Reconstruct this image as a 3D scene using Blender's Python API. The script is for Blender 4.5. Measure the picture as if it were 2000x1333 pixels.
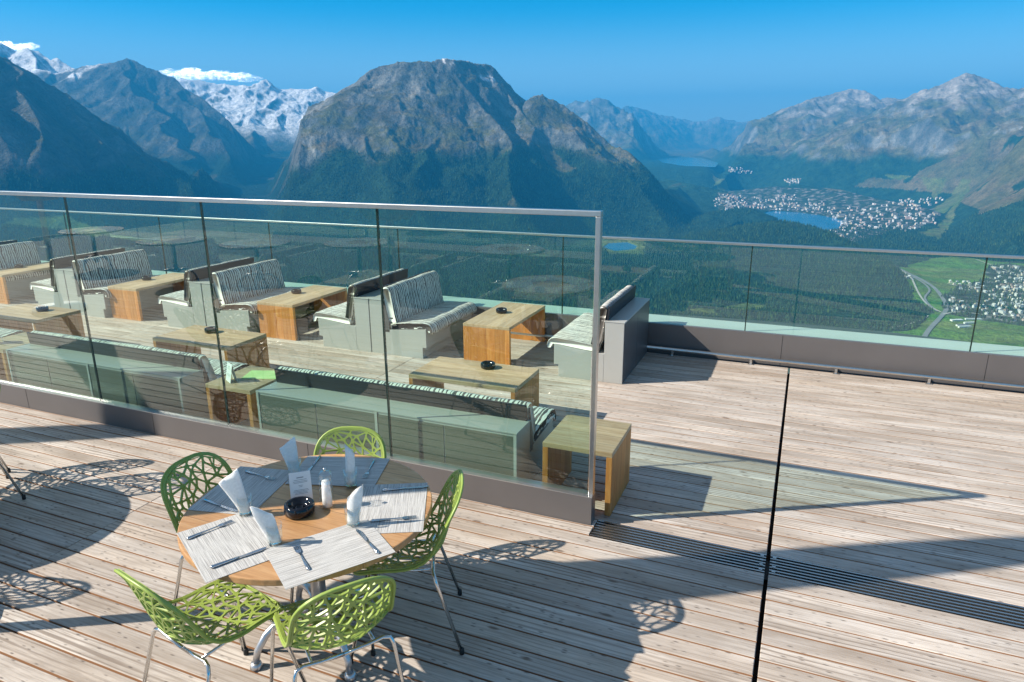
import bpy, math, random
import numpy as np
from mathutils import Vector, Matrix
from mathutils.geometry import delaunay_2d_cdt
random.seed(7); RNG = np.random.RandomState(11)
for o in list(bpy.data.objects): bpy.data.objects.remove(o)
S = bpy.context.scene; C = S.collection

# ------------------------------------------------------------------ camera
EYE = np.array([0.0, 0.0, 2.4]); FPX = 1356.17
PITCH, ROLL, YAW = [math.radians(a) for a in (16.132, -.3366, 22.808)]
cp, sp, cr, sr = math.cos(PITCH), math.sin(PITCH), math.cos(ROLL), math.sin(ROLL)
R0 = np.array([[cr, -sr, 0], [sr, cr, 0], [0, 0, 1]]) @ np.array([[1, 0, 0], [0, -sp, -cp], [0, cp, -sp]])
# the deck's own axes: x along the boards, y across them
QB = np.array([math.cos(YAW), -math.sin(YAW)]); QA = np.array([math.sin(YAW), math.cos(YAW)])
TW = np.array([[QB[0], QB[1], 0], [QA[0], QA[1], 0], [0, 0, 1]])
RW = R0 @ TW.T                                   # rows: right, down, forward in world axes
cam = bpy.data.objects.new('camera', bpy.data.cameras.new('camera')); C.objects.link(cam)
cam.data.sensor_width = 36; cam.data.lens = FPX / 2000 * 36
cam.data.clip_start = .05; cam.data.clip_end = 120000
m = Matrix.Identity(4)
for i in range(3):
    m[i][0] = RW[0][i]; m[i][1] = -RW[1][i]; m[i][2] = -RW[2][i]; m[i][3] = EYE[i]
cam.matrix_world = m
S.camera = cam
def ray(px, py):
    return RW.T @ np.array([(px - 1000) / FPX, (py - 666.5) / FPX, 1.0])
def at_r(px, py, r):                             # survey point: photo direction, horizontal range in metres
    d = ray(px, py); return EYE + d * (r / math.hypot(d[0], d[1]))
def at_z(px, py, z):
    d = ray(px, py); return EYE + d * ((z - EYE[2]) / d[2])

# ------------------------------------------------------------------ light
SUN = np.array([-1.215, -.682, 1.0]); SUN /= np.linalg.norm(SUN)
w = bpy.data.worlds.new('World'); S.world = w; w.use_nodes = True
nt = w.node_tree; nt.nodes.clear()
sky = nt.nodes.new('ShaderNodeTexSky'); sky.sky_type = 'NISHITA'; sky.sun_disc = False
sky.sun_elevation = math.asin(SUN[2]); sky.sun_rotation = math.atan2(SUN[0], SUN[1])
sky.altitude = 2400; sky.air_density = 1.0; sky.dust_density = .6; sky.ozone_density = 3.5
bg = nt.nodes.new('ShaderNodeBackground'); bg.inputs[1].default_value = .095
wo = nt.nodes.new('ShaderNodeOutputWorld')
hs = nt.nodes.new('ShaderNodeHueSaturation'); hs.inputs['Saturation'].default_value = 1.5; hs.inputs['Hue'].default_value = .485
nt.links.new(sky.outputs[0], hs.inputs['Color'])
# pale band of thick air low over the horizon
tcw = nt.nodes.new('ShaderNodeTexCoord'); sxw = nt.nodes.new('ShaderNodeSeparateXYZ'); nt.links.new(tcw.outputs['Generated'], sxw.inputs[0])
rw = nt.nodes.new('ShaderNodeValToRGB'); nt.links.new(sxw.outputs[2], rw.inputs[0]); rw.color_ramp.interpolation = 'EASE'
rw.color_ramp.elements[0].position = 0; rw.color_ramp.elements[0].color = (.85, .85, .85, 1); rw.color_ramp.elements[1].position = .17; rw.color_ramp.elements[1].color = (0, 0, 0, 1)
r2 = nt.nodes.new('ShaderNodeValToRGB'); nt.links.new(sxw.outputs[2], r2.inputs[0]); r2.color_ramp.interpolation = 'EASE'
r2.color_ramp.elements[0].position = .26; r2.color_ramp.elements[0].color = (1, 1, 1, 1); r2.color_ramp.elements[1].position = .5; r2.color_ramp.elements[1].color = (.34, .34, .34, 1)
m2 = nt.nodes.new('ShaderNodeMath'); m2.operation = 'MULTIPLY'; nt.links.new(r2.outputs[0], m2.inputs[0]); m2.inputs[1].default_value = 1.5; nt.links.new(m2.outputs[0], hs.inputs['Saturation'])
mw = nt.nodes.new('ShaderNodeMix'); mw.data_type = 'RGBA'; nt.links.new(rw.outputs[0], mw.inputs[0]); nt.links.new(hs.outputs[0], mw.inputs[6]); mw.inputs[7].default_value = (5.0, 6.0, 6.6, 1)
nt.links.new(mw.outputs[2], bg.inputs[0]); nt.links.new(bg.outputs[0], wo.inputs[0])
sun = bpy.data.objects.new('sun', bpy.data.lights.new('sun', 'SUN')); C.objects.link(sun)
sun.data.energy = 5.0; sun.data.angle = math.radians(.53); sun.data.color = (1, .91, .78)
sun.rotation_euler = Vector(SUN).to_track_quat('Z', 'Y').to_euler(); sun.location = (-20, -12, 18)
S.view_settings.view_transform = 'Standard'; S.view_settings.look = 'None'
S.view_settings.gamma = 1; S.view_settings.exposure = .86
S.cycles.use_denoising = True
S.cycles.transparent_max_bounces = 32; S.cycles.max_bounces = 8
S.cycles.glossy_bounces = 4; S.cycles.transmission_bounces = 6; S.cycles.volume_bounces = 0
S.cycles.caustics_reflective = False; S.cycles.caustics_refractive = False

# ------------------------------------------------------------------ tags
def tag(o, label=None, cat=None, group=None, kind=None):
    if label: o['label'] = label
    if cat: o['category'] = cat
    if group: o['group'] = group
    if kind: o['kind'] = kind
    return o
def empty(name, loc=(0, 0, 0), rz=0, label=None, cat=None, group=None):
    o = bpy.data.objects.new(name, None); C.objects.link(o); o.location = loc; o.rotation_euler = (0, 0, rz)
    o.empty_display_size = .1
    return tag(o, label, cat, group)
def copy_tree(o, loc=None, rz=None, label=None, group=None):
    kids = {}
    for x in bpy.data.objects:
        if x.parent: kids.setdefault(x.parent.name, []).append(x)
    def rec(a, par):
        c = a.copy(); C.objects.link(c); c.parent = par
        for k in kids.get(a.name, []): rec(k, c)
        return c
    c = rec(o, None)
    if loc is not None: c.location = loc
    if rz is not None: c.rotation_euler = (0, 0, rz)
    return tag(c, label, None, group)

# ------------------------------------------------------------------ mesh builder
class MB:
    def __init__(s): s.v = []; s.f = []; s.m = []; s.sm = []
    def add(s, vs, fs, mi=0, smooth=False):
        n = len(s.v); s.v += [tuple(p) for p in vs]
        for f in fs: s.f.append(tuple(n + i for i in f)); s.m.append(mi); s.sm.append(smooth)
        return s
    def box(s, a, b, mi=0, rot=None, org=(0, 0, 0), bev=0):
        x0, y0, z0 = a; x1, y1, z1 = b
        vs = [(x, y, z) for z in (z0, z1) for x, y in ((x0, y0), (x1, y0), (x1, y1), (x0, y1))]
        fs = [(0, 3, 2, 1), (4, 5, 6, 7), (0, 1, 5, 4), (1, 2, 6, 5), (2, 3, 7, 6), (3, 0, 4, 7)]
        if rot is not None:
            M_ = Matrix.Rotation(rot, 3, 'Z'); vs = [tuple(M_ @ Vector(p) + Vector(org)) for p in vs]
        return s.add(vs, fs, mi)
    def prism(s, poly, z0, z1, mi=0, axis='z', mside=None):
        n = len(poly)
        def P(a, b, c): return {'z': (a, b, c), 'y': (a, c, b), 'x': (c, a, b)}[axis]
        vs = [P(a, b, z0) for a, b in poly] + [P(a, b, z1) for a, b in poly]
        s.add(vs, [tuple(range(n))[::-1], tuple(range(n, 2 * n))], mi)
        k = len(s.v) - 2 * n
        for i in range(n):
            j = (i + 1) % n; s.f.append((k + i, k + j, k + n + j, k + n + i)); s.m.append(mi if mside is None else mside); s.sm.append(False)
        return s
    def tube(s, pts, r, n=10, mi=0, cap=True, closed=False):
        pts = [Vector(p) for p in pts]; N = len(pts); rs = r if hasattr(r, '__len__') else [r] * N
        t0 = (pts[1] - pts[0]).normalized(); up = Vector((0, 0, 1)) if abs(t0.z) < .9 else Vector((1, 0, 0))
        x = t0.cross(up).normalized(); vs = []
        for i, p in enumerate(pts):
            if closed: t = (pts[(i + 1) % N] - pts[i - 1]).normalized()
            elif i == 0: t = t0
            elif i == N - 1: t = (pts[-1] - pts[-2]).normalized()
            else: t = ((pts[i + 1] - p).normalized() + (p - pts[i - 1]).normalized()).normalized()
            x = (x - t * x.dot(t)).normalized(); y = t.cross(x)
            for k in range(n):
                a = 2 * math.pi * k / n; vs.append(p + (x * math.cos(a) + y * math.sin(a)) * rs[i])
        fs = []
        for i in range(N if closed else N - 1):
            for k in range(n):
                a, b = i * n + k, i * n + (k + 1) % n; c, d = ((i + 1) % N) * n + (k + 1) % n, ((i + 1) % N) * n + k
                fs.append((a, b, c, d))
        s.add(vs, fs, mi, True)
        if cap and not closed:
            k = len(s.v) - len(vs); s.f.append(tuple(range(k, k + n))[::-1]); s.m.append(mi); s.sm.append(False)
            s.f.append(tuple(range(k + (N - 1) * n, k + N * n))); s.m.append(mi); s.sm.append(False)
        return s
    def lathe(s, prof, n=32, mi=0, org=(0, 0, 0), smooth=True, mod=None):
        vs = []
        for j, (r, z) in enumerate(prof):
            for k in range(n):
                a = 2 * math.pi * k / n; q = r * (mod(a, z) if mod else 1)
                vs.append((org[0] + q * math.cos(a), org[1] + q * math.sin(a), org[2] + z))
        fs = [(j * n + k, j * n + (k + 1) % n, (j + 1) * n + (k + 1) % n, (j + 1) * n + k) for j in range(len(prof) - 1) for k in range(n)]
        fs.append(tuple(range(n))[::-1]); fs.append(tuple(range((len(prof) - 1) * n, len(prof) * n)))
        return s.add(vs, fs, mi, smooth)
    def build(s, name, mats, parent=None, bevel=0, loc=None):
        me = bpy.data.meshes.new(name); me.from_pydata(s.v, [], s.f)
        for mt in (mats if isinstance(mats, (list, tuple)) else [mats]): me.materials.append(mt)
        me.polygons.foreach_set('material_index', s.m); me.polygons.foreach_set('use_smooth', s.sm)
        me.update(); o = bpy.data.objects.new(name, me); C.objects.link(o)
        if parent: o.parent = parent
        if loc is not None: o.location = loc
        if bevel:
            b = o.modifiers.new('bevel', 'BEVEL'); b.width = bevel; b.segments = 2; b.limit_method = 'ANGLE'
        return o
def np_mesh(name, V, F, mats, mi=None, smooth=False, parent=None, attrs=None):
    V = np.asarray(V, np.float32); F = np.asarray(F, np.int32); k = F.shape[1]
    me = bpy.data.meshes.new(name)
    me.vertices.add(len(V)); me.vertices.foreach_set('co', V.ravel())
    me.loops.add(F.size); me.loops.foreach_set('vertex_index', F.ravel())
    me.polygons.add(len(F)); me.polygons.foreach_set('loop_start', np.arange(0, F.size, k, dtype=np.int32))
    me.polygons.foreach_set('loop_total', np.full(len(F), k, np.int32))
    for mt in (mats if isinstance(mats, (list, tuple)) else [mats]): me.materials.append(mt)
    if mi is not None: me.polygons.foreach_set('material_index', np.asarray(mi, np.int32))
    me.polygons.foreach_set('use_smooth', np.full(len(F), bool(smooth)))
    me.update(calc_edges=True)
    for an, arr in (attrs or {}).items():
        at = me.attributes.new(an, 'FLOAT_COLOR', 'POINT')
        a4 = np.ones((len(V), 4), np.float32); a4[:, :arr.shape[1]] = arr; at.data.foreach_set('color', a4.ravel())
    o = bpy.data.objects.new(name, me); C.objects.link(o)
    if parent: o.parent = parent
    return o

# ------------------------------------------------------------------ materials
class NT:
    def __init__(s, name):
        s.mat = bpy.data.materials.new(name); s.mat.use_nodes = True; s.t = s.mat.node_tree; s.t.nodes.clear()
        s.out = s.n('ShaderNodeOutputMaterial'); s.p = s.n('ShaderNodeBsdfPrincipled'); s.l(s.p.outputs[0], s.out.inputs[0])
    def n(s, ty, **kw):
        x = s.t.nodes.new(ty)
        for k, v in kw.items(): setattr(x, k, v)
        return x
    def l(s, a, b): s.t.links.new(a, b)
    def coord(s, scale=(1, 1, 1), kind='Object', rot=(0, 0, 0)):
        tc = s.n('ShaderNodeTexCoord'); mp = s.n('ShaderNodeMapping'); mp.inputs['Scale'].default_value = scale
        mp.inputs['Rotation'].default_value = rot
        s.l(tc.outputs[kind], mp.inputs[0]); return mp.outputs[0]
    def noise(s, vec, scale=1, detail=4, rough=.5, dist=0):
        x = s.n('ShaderNodeTexNoise'); s.l(vec, x.inputs['Vector'])
        x.inputs['Scale'].default_value = scale; x.inputs['Detail'].default_value = detail
        x.inputs['Roughness'].default_value = rough; x.inputs['Distortion'].default_value = dist
        return x.outputs[0]
    def ramp(s, fac, stops, interp='LINEAR'):
        x = s.n('ShaderNodeValToRGB'); s.l(fac, x.inputs[0]); x.color_ramp.interpolation = interp
        e = x.color_ramp.elements
        while len(e) < len(stops): e.new(.5)
        for i, (p, c) in enumerate(stops):
            e[i].position = p; e[i].color = (c, c, c, 1) if not hasattr(c, '__len__') else (*c, 1)
        return x.outputs[0]
    def mix(s, fac, a, b, mode='MIX'):
        x = s.n('ShaderNodeMix', data_type='RGBA', blend_type=mode)
        for ii, v in ((0, fac), (6, a), (7, b)):
            sock = x.inputs[ii]
            if isinstance(v, bpy.types.NodeSocket): s.l(v, sock)
            elif ii == 0: sock.default_value = v
            elif hasattr(v, '__len__'): sock.default_value = (*v, 1) if len(v) == 3 else v
            else: sock.default_value = (v, v, v, 1)
        return x.outputs[2]
    def math(s, op, a, b=0, c=0):
        x = s.n('ShaderNodeMath', operation=op)
        for i, v in enumerate((a, b, c)):
            if isinstance(v, bpy.types.NodeSocket): s.l(v, x.inputs[i])
            else: x.inputs[i].default_value = v
        return x.outputs[0]
    def bump(s, h, strength=.3, dist=.01):
        x = s.n('ShaderNodeBump'); x.inputs['Strength'].default_value = strength; x.inputs['Distance'].default_value = dist
        s.l(h, x.inputs['Height']); s.l(x.outputs[0], s.p.inputs['Normal'])
    def set(s, **kw):
        for k, v in kw.items():
            i = s.p.inputs[k.replace('_', ' ')]
            if isinstance(v, bpy.types.NodeSocket): s.l(v, i)
            elif hasattr(v, '__len__'): i.default_value = (*v, 1) if len(v) == 3 and i.type == 'RGBA' else v
            elif i.type == 'RGBA': i.default_value = (v, v, v, 1)
            else: i.default_value = v
        return s
def plain(name, col, rough=.5, metal=0, var=.06, scale=6, spec=.5, bump=0):
    a = NT(name); c = a.coord()
    n = a.noise(c, scale, 5, .6)
    f = a.ramp(n, [(.3, 1 - var), (.7, 1 + var)])
    a.set(Base_Color=a.mix(1, col, f, 'MULTIPLY'), Roughness=rough, Metallic=metal, Specular_IOR_Level=spec)
    if bump: a.bump(a.noise(c, scale * 20, 3), bump, .002)
    return a.mat
M = {}
M['steel'] = plain('brushed_steel', (.62, .61, .59), .32, 1, .05, 30)
M['chrome'] = plain('chair_steel', (.66, .65, .63), .2, 1, .03, 30)
M['alu'] = plain('pedestal_aluminium', (.55, .55, .56), .35, .9, .04, 20)
M['kerb'] = plain('grey_metal_cladding', (.15, .138, .137), .42, .25, .06, 2)
M['kerbcap'] = plain('pale_metal_capping', (.68, .68, .66), .5, .1, .05, 1.2)
M['cabinet'] = plain('pale_grey_laminate', (.40, .405, .385), .45, 0, .03, 3)
M['cabdark'] = plain('dark_grey_laminate', (.10, .10, .105), .4, .1, .05, 3)
M['panel'] = plain('recessed_grey_panel', (.12, .125, .105), .5, 0, .05, 3)
M['vinyl'] = plain('dark_vinyl', (.018, .018, .026), .45, 0, .1, 40)
M['rubber'] = plain('black_rubber', (.012, .012, .012), .6)
M['black'] = plain('black_glaze', (.006, .007, .012), .08, 0, .1, 20)
M['gasket'] = plain('dark_glass_edge', (.012, .03, .026), .2)
M['green'] = plain('lime_green_plastic', (.29, .385, .08), .38, 0, .07, 14)
M['greenpaper'] = plain('pale_green_paper', (.55, .72, .30), .8)
M['paper'] = plain('white_paper', (.80, .80, .80), .8, 0, .02)
M['ink'] = plain('grey_print', (.25, .25, .26), .8)
M['cutlery'] = plain('cutlery_steel', (.55, .56, .58), .16, 1, .03, 40)
M['canvas'] = plain('folded_canvas', (.55, .52, .45), .85, 0, .06, 6)
M['under'] = plain('substructure', (.02, .016, .013), .9)
M['concrete'] = plain('concrete', (.32, .31, .29), .85, 0, .12, 2)

def napkin_mat():
    a = NT('napkin_tissue'); c = a.coord()
    n = a.noise(c, 90, 3, .6); a.set(Base_Color=a.ramp(n, [(.3, (.78, .78, .76)), (.7, (.90, .89, .87))]), Roughness=.9, Subsurface_Weight=.5, Subsurface_Scale=.03, Subsurface_Radius=(1, 1, 1))
    a.bump(n, .6, .003); return a.mat
M['napkin'] = napkin_mat()
def glass_mat(name, tint, boost):
    a = NT(name); a.t.nodes.remove(a.p)
    fr = a.n('ShaderNodeFresnel'); fr.inputs[0].default_value = 1.5
    ge = a.n('ShaderNodeNewGeometry')
    front = a.math('SUBTRACT', 1, ge.outputs['Backfacing'])
    fac = a.math('MINIMUM', a.math('MULTIPLY', a.math('MULTIPLY', fr.outputs[0], boost), front), 1)
    tr = a.n('ShaderNodeBsdfTransparent'); a.l(a.mix(front, (1, 1, 1), tint), tr.inputs[0])
    gl = a.n('ShaderNodeBsdfGlossy'); gl.inputs['Roughness'].default_value = 0; gl.inputs[0].default_value = (.96, 1, .98, 1)
    mx = a.n('ShaderNodeMixShader'); a.l(fac, mx.inputs[0]); a.l(tr.outputs[0], mx.inputs[1]); a.l(gl.outputs[0], mx.inputs[2])
    a.l(mx.outputs[0], a.out.inputs[0]); return a.mat
M['glass'] = glass_mat('tinted_safety_glass', (.80, .98, .90), 2.0)
M['tumbler'] = glass_mat('clear_drinking_glass', (.93, .96, .96), 2.2)
M['acrylic'] = glass_mat('clear_acrylic', (.97, .98, .98), 2.6)

def deck_mat():
    a = NT('weathered_larch_boards'); rnd = a.n('ShaderNodeNewGeometry').outputs['Random Per Island']
    tc = a.n('ShaderNodeTexCoord')
    # shift every board's pattern by its own random offset
    cb = a.n('ShaderNodeCombineXYZ'); a.l(a.math('MULTIPLY', rnd, 37.0), cb.inputs[0]); a.l(a.math('MULTIPLY', rnd, 91.0), cb.inputs[1]); a.l(a.math('MULTIPLY', rnd, 53.0), cb.inputs[2])
    ad = a.n('ShaderNodeVectorMath', operation='ADD'); a.l(tc.outputs['Object'], ad.inputs[0]); a.l(cb.outputs[0], ad.inputs[1])
    def mp(sc):
        x = a.n('ShaderNodeMapping'); x.inputs['Scale'].default_value = sc; a.l(ad.outputs[0], x.inputs[0]); return x.outputs[0]
    warp = a.noise(mp((.9, 5, 1)), 1, 3, .5)
    # growth rings: bands across the board, bent by a slow warp, cathedral-like
    wv = a.n('ShaderNodeTexWave', wave_type='BANDS', bands_direction='Y'); a.l(mp((.5, 11, 1)), wv.inputs[0])
    wv.inputs['Scale'].default_value = 1; wv.inputs['Distortion'].default_value = 9; wv.inputs['Detail'].default_value = 2.5
    wv.inputs['Detail Scale'].default_value = 1.1; wv.inputs['Detail Roughness'].default_value = .55
    grain = a.noise(mp((4, 95, 1)), 1, 5, .7)
    blotch = a.noise(mp((1.1, 6, 1)), 1, 5, .6)
    vo = a.n('ShaderNodeTexVoronoi', feature='F1'); a.l(mp((3.0, 9.0, 1)), vo.inputs['Vector']); vo.inputs['Scale'].default_value = 1
    knot = a.ramp(vo.outputs['Distance'], [(.06, 1), (.13, 0)])
    few = a.ramp(a.n('ShaderNodeSeparateColor').outputs[0], [(0, 0), (1, 1)])
    sc = a.n('ShaderNodeSeparateColor'); a.l(vo.outputs['Color'], sc.inputs[0])
    knot = a.math('MULTIPLY', knot, a.math('GREATER_THAN', sc.outputs[0], .38))
    spk = a.n('ShaderNodeTexVoronoi'); a.l(mp((16, 55, 1)), spk.inputs['Vector']); spk.inputs['Scale'].default_value = 1
    s2 = a.n('ShaderNodeSeparateColor'); a.l(spk.outputs['Color'], s2.inputs[0])
    speck = a.math('MULTIPLY', a.ramp(spk.outputs['Distance'], [(.12, 1), (.32, 0)]), a.math('GREATER_THAN', s2.outputs[0], .66))
    wn = a.n('ShaderNodeTexWhiteNoise', noise_dimensions='1D'); a.l(a.math('MULTIPLY', rnd, 771.3), wn.inputs['W'])
    base = a.ramp(rnd, [(0, (.52, .43, .35)), (.25, (.66, .575, .50)), (.5, (.47, .405, .35)), (.75, (.72, .645, .575)), (1, (.42, .335, .27))])
    grey = a.noise(mp((.45, 2.2, 1)), 1, 5, .62)
    base = a.mix(a.ramp(grey, [(.38, 0), (.62, .75)]), base, (.56, .52, .485))
    base = a.mix(a.ramp(blotch, [(.42, 0), (.68, .78)]), base, (.29, .235, .19))
    base = a.mix(a.ramp(blotch, [(.25, .6), (.42, 0)]), base, (.78, .73, .68))
    ringfac = a.math('MULTIPLY', a.ramp(wv.outputs[1], [(.60, 0), (.92, 1)]), a.ramp(a.noise(mp((.7, 4, 1)), 1, 3), [(.40, .05), (.62, .8)]))
    base = a.mix(ringfac, base, (.23, .18, .145))
    base = a.mix(a.ramp(grain, [(.36, .55), (.52, 0)]), base, (.27, .215, .175))
    base = a.mix(a.math('MULTIPLY', speck, .75), base, (.10, .08, .07))
    base = a.mix(a.math('MULTIPLY', knot, .8), base, (.13, .085, .06))
    # bare orange-brown wood on the sawn sides of each board
    ge = a.n('ShaderNodeNewGeometry'); sx = a.n('ShaderNodeSeparateXYZ'); a.l(ge.outputs['Normal'], sx.inputs[0])
    base = a.mix(a.math('LESS_THAN', sx.outputs[2], .6), base, (.36, .19, .10))
    a.set(Base_Color=base, Roughness=.72, Specular_IOR_Level=.35)
    a.bump(a.math('ADD', a.math('MULTIPLY', grain, .6), a.math('MULTIPLY', wv.outputs[1], .25)), .35, .003)
    return a.mat
M['deck'] = deck_mat()
def oak(name, cols, axis='x', plank=.145, rough=.5):
    """glued boards with lengthwise grain; axis = grain direction in the object's own space"""
    a = NT(name); tc = a.n('ShaderNodeTexCoord'); sx = a.n('ShaderNodeSeparateXYZ'); a.l(tc.outputs['Object'], sx.inputs[0])
    cross = {'x': 1, 'y': 0, 'z': 1, 'w': 0}[axis]; along = {'x': 0, 'y': 1, 'z': 2, 'w': 2}[axis]
    pid = a.math('FLOOR', a.math('DIVIDE', sx.outputs[cross], plank))
    wn = a.n('ShaderNodeTexWhiteNoise', noise_dimensions='1D'); a.l(pid, wn.inputs['W'])
    cb = a.n('ShaderNodeCombineXYZ')
    a.l(a.math('ADD', a.math('MULTIPLY', sx.outputs[along], 1.0), a.math('MULTIPLY', wn.outputs[0], 23)), cb.inputs[0])
    a.l(a.math('MULTIPLY', sx.outputs[cross], 11.0), cb.inputs[1]); a.l(a.math('MULTIPLY', sx.outputs[2 if along != 2 else 1 - cross], 6.0), cb.inputs[2])
    g = a.noise(cb.outputs[0], 3.2, 6, .62, .8); g2 = a.noise(cb.outputs[0], 14, 3, .6)
    base = a.ramp(g, [(.28, cols[0]), (.5, cols[1]), (.72, cols[2])])
    base = a.mix(1, base, a.ramp(wn.outputs[0], [(0, .80), (1, 1.14)]), 'MULTIPLY')
    base = a.mix(a.ramp(g2, [(.35, .22), (.55, 0)]), base, tuple(x * .55 for x in cols[0]))
    fr = a.math('FRACT', a.math('DIVIDE', sx.outputs[cross], plank))
    base = a.mix(a.ramp(fr, [(.0, .75), (.022, 0), (.98, 0), (1, .75)]), base, tuple(x * .22 for x in cols[0]))
    a.set(Base_Color=base, Roughness=rough); a.bump(g2, .12, .002); return a.mat
PALE = [(.44, .27, .14), (.58, .40, .235), (.66, .50, .33)]
ORNG = [(.46, .155, .03), (.62, .245, .055), (.70, .34, .11)]
TEAK = [(.46, .23, .09), (.58, .32, .14), (.66, .41, .21)]
M['oak_x'] = oak('sun_bleached_oak_along', PALE, 'x'); M['oak_y'] = oak('sun_bleached_oak_across', PALE, 'y')
M['oak_leg'] = oak('orange_oiled_oak_upright', ORNG, 'z', .11); M['oak_leg_w'] = oak('orange_oiled_oak_upright_turned', ORNG, 'w', .11)
M['teak'] = oak('round_table_teak', TEAK, 'x', .145, .42)
def stripes():
    a = NT('striped_upholstery'); tc = a.n('ShaderNodeTexCoord')
    nz = a.noise(a.coord((2.2, 9, 5)), 1, 4, .6); sx = a.n('ShaderNodeSeparateXYZ'); a.l(tc.outputs['Object'], sx.inputs[0])
    y = a.math('ADD', a.math('MULTIPLY', sx.outputs[1], 30), a.math('MULTIPLY', nz, 2.6))
    fl = a.math('FLOOR', y); fr = a.math('FRACT', y)
    wn = a.n('ShaderNodeTexWhiteNoise', noise_dimensions='1D'); a.l(fl, wn.inputs['W'])
    th = a.math('MULTIPLY_ADD', wn.outputs[0], .36, .26)
    dark = a.math('LESS_THAN', fr, th)
    col = a.mix(dark, (.74, .73, .68), a.ramp(wn.outputs[0], [(.3, (.05, .045, .045)), (.6, (.17, .16, .15)), (.9, (.08, .075, .08))]))
    wv = a.noise(a.coord((220, 220, 220)), 1, 2)
    a.set(Base_Color=col, Roughness=.9); a.bump(wv, .25, .002); return a.mat
M['stripe'] = stripes()
def mat_woven():
    a = NT('woven_placemat'); g = a.noise(a.coord((4, 480, 1)), 1, 3, .7); h = a.noise(a.coord((7, 190, 1)), 1, 3, .6)
    c = a.ramp(g, [(.38, (.20, .19, .185)), (.47, (.48, .47, .45)), (.56, (.64, .63, .61))])
    c = a.mix(a.ramp(h, [(.33, .6), (.45, 0)]), c, (.28, .27, .27))
    a.set(Base_Color=c, Roughness=.8); a.bump(g, .4, .002); return a.mat
M['mat'] = mat_woven()

# ================================================================== THE DECK
def bevel_board(mb, x0, x1, y0, y1, z0, z1, b=.003):
    vs = [(x0, y0, z0), (x1, y0, z0), (x1, y1, z0), (x0, y1, z0), (x0, y0, z1 - b), (x1, y0, z1 - b), (x1, y1, z1 - b), (x0, y1, z1 - b),
          (x0 + b, y0 + b, z1), (x1 - b, y0 + b, z1), (x1 - b, y1 - b, z1), (x0 + b, y1 - b, z1)]
    fs = [(0, 3, 2, 1), (0, 1, 5, 4), (1, 2, 6, 5), (2, 3, 7, 6), (3, 0, 4, 7), (4, 5, 9, 8), (5, 6, 10, 9), (6, 7, 11, 10), (7, 4, 8, 11), (8, 9, 10, 11)]
    mb.add(vs, fs)
PIT = .1235
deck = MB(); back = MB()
XJ = [-18, -12, -8, -4, 0, 4, 8]
y = 3.76 - PIT * 80
while y < 7.80:
    grated = False
    if 3.755 < y < 3.94: y += PIT if y < 3.80 else (3.965 - y); continue
    y1 = min(y + PIT - .0105, 7.80)
    for i in range(len(XJ) - 1):
        a, b = XJ[i], XJ[i + 1]; g = .011 if b == 0 or a == 0 else .0
        ga = .011 if a == 0 else .0015; gb = .011 if b == 0 else .0015
        if a == -12 or a == -18: pass
        cut = sorted([a + ga, b - gb])
        if y < -6.2: continue
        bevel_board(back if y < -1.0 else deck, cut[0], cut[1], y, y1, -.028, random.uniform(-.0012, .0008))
    y += PIT
o = deck.build('wooden_deck', M['deck']); tag(o, kind='structure')
M['darkdeck'] = plain('reflection_dimming_boards', (.035, .032, .030), .7, 0, .2, 3)  # out-of-view boards coloured dark as if shaded, dimming the partition's reflections
tag(back.build('unseen_dark_deck', M['darkdeck']), kind='structure')
# dark strip of boards kept under the partition and the slotted drain beside it
sub = MB().box((-18.2, -6.4, -.30), (8.2, 7.82, -.075)); tag(sub.build('deck_substructure', M['under']), kind='structure')
fill = MB()
for x0, x1 in ((-18, -1.062),):
    bevel_board(fill, x0, x1, 3.765, 3.86, -.028, 0); bevel_board(fill, x0, x1, 3.87, 3.955, -.028, 0)
tag(fill.build('deck_edge_boards', M['deck']), kind='structure')
dr = empty('drain_grate', (0, 3.86, 0), 0, 'long slotted drain grate set flush in the boards right of the glass partition', 'drain grate')
for x0, x1 in ((-1.055, -.012), (.012, 7.9)):
    g = MB(); n = 7
    for k in range(n):
        yy = -.092 + .184 * k / (n - 1); g.box((x0, yy - .0055, -.03), (x1, yy + .0055, -.001))
    x = x0 + .01
    g.build('grate_bars', M['steel'], dr)
for s_ in (-1, 1):
    for k in range(4): MB().box((s_ * .035 - .010, -.075 + k * .05 - .008, -.0005), (s_ * .035 + .010, -.075 + k * .05 + .008, .0025)).build('clip', M['steel'], dr)
MB().box((-1.058, -.10, -.073), (7.9, .10, -.045)).build('channel', M['rubber'], dr)
# the building under the deck
tag(MB().box((-18.5, -9, -9), (8.5, 8.6, -.32)).build('building_base', M['concrete']), kind='structure')

# ================================================================== OUTER BALUSTRADE
ob = empty('outer_balustrade', (0, 7.84, 0), 0, 'long low glass balustrade with thin steel handrail along the far edge of the deck', 'balustrade')
XL, XR = -18.0, 8.0
MB().box((XL, 0, -.02), (XR, .05, .345)).build('kerb_face', M['kerb'], ob)
MB().box((XL, .0501, -.02), (XR, .43, .30)).build('kerb_core', M['kerb'], ob)
MB().box((XL, .072, .3005), (XR, .47, .335)).build('kerb_capping', M['kerbcap'], ob)
pj = [-16.0, -13.5, -11.4, -9.25, -7.1, -4.95, -2.65, -.5, 1.65, 3.8, 5.9, 8.0]
for a_, b_ in zip(pj[:-1], pj[1:]):
    MB().box((a_ + .006, .0515, .31), (b_ - .006, .0705, 1.29)).build('glass_panel', M['glass'], ob)
for a_ in pj[1:-1]: MB().box((a_ - .0055, .053, .31), (a_ + .0055, .069, 1.288)).build('joint_strip', M['gasket'], ob)
MB().box((-16.2, .038, 1.292), (XR, .084, 1.318)).build('handrail', M['steel'], ob, .004)
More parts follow.
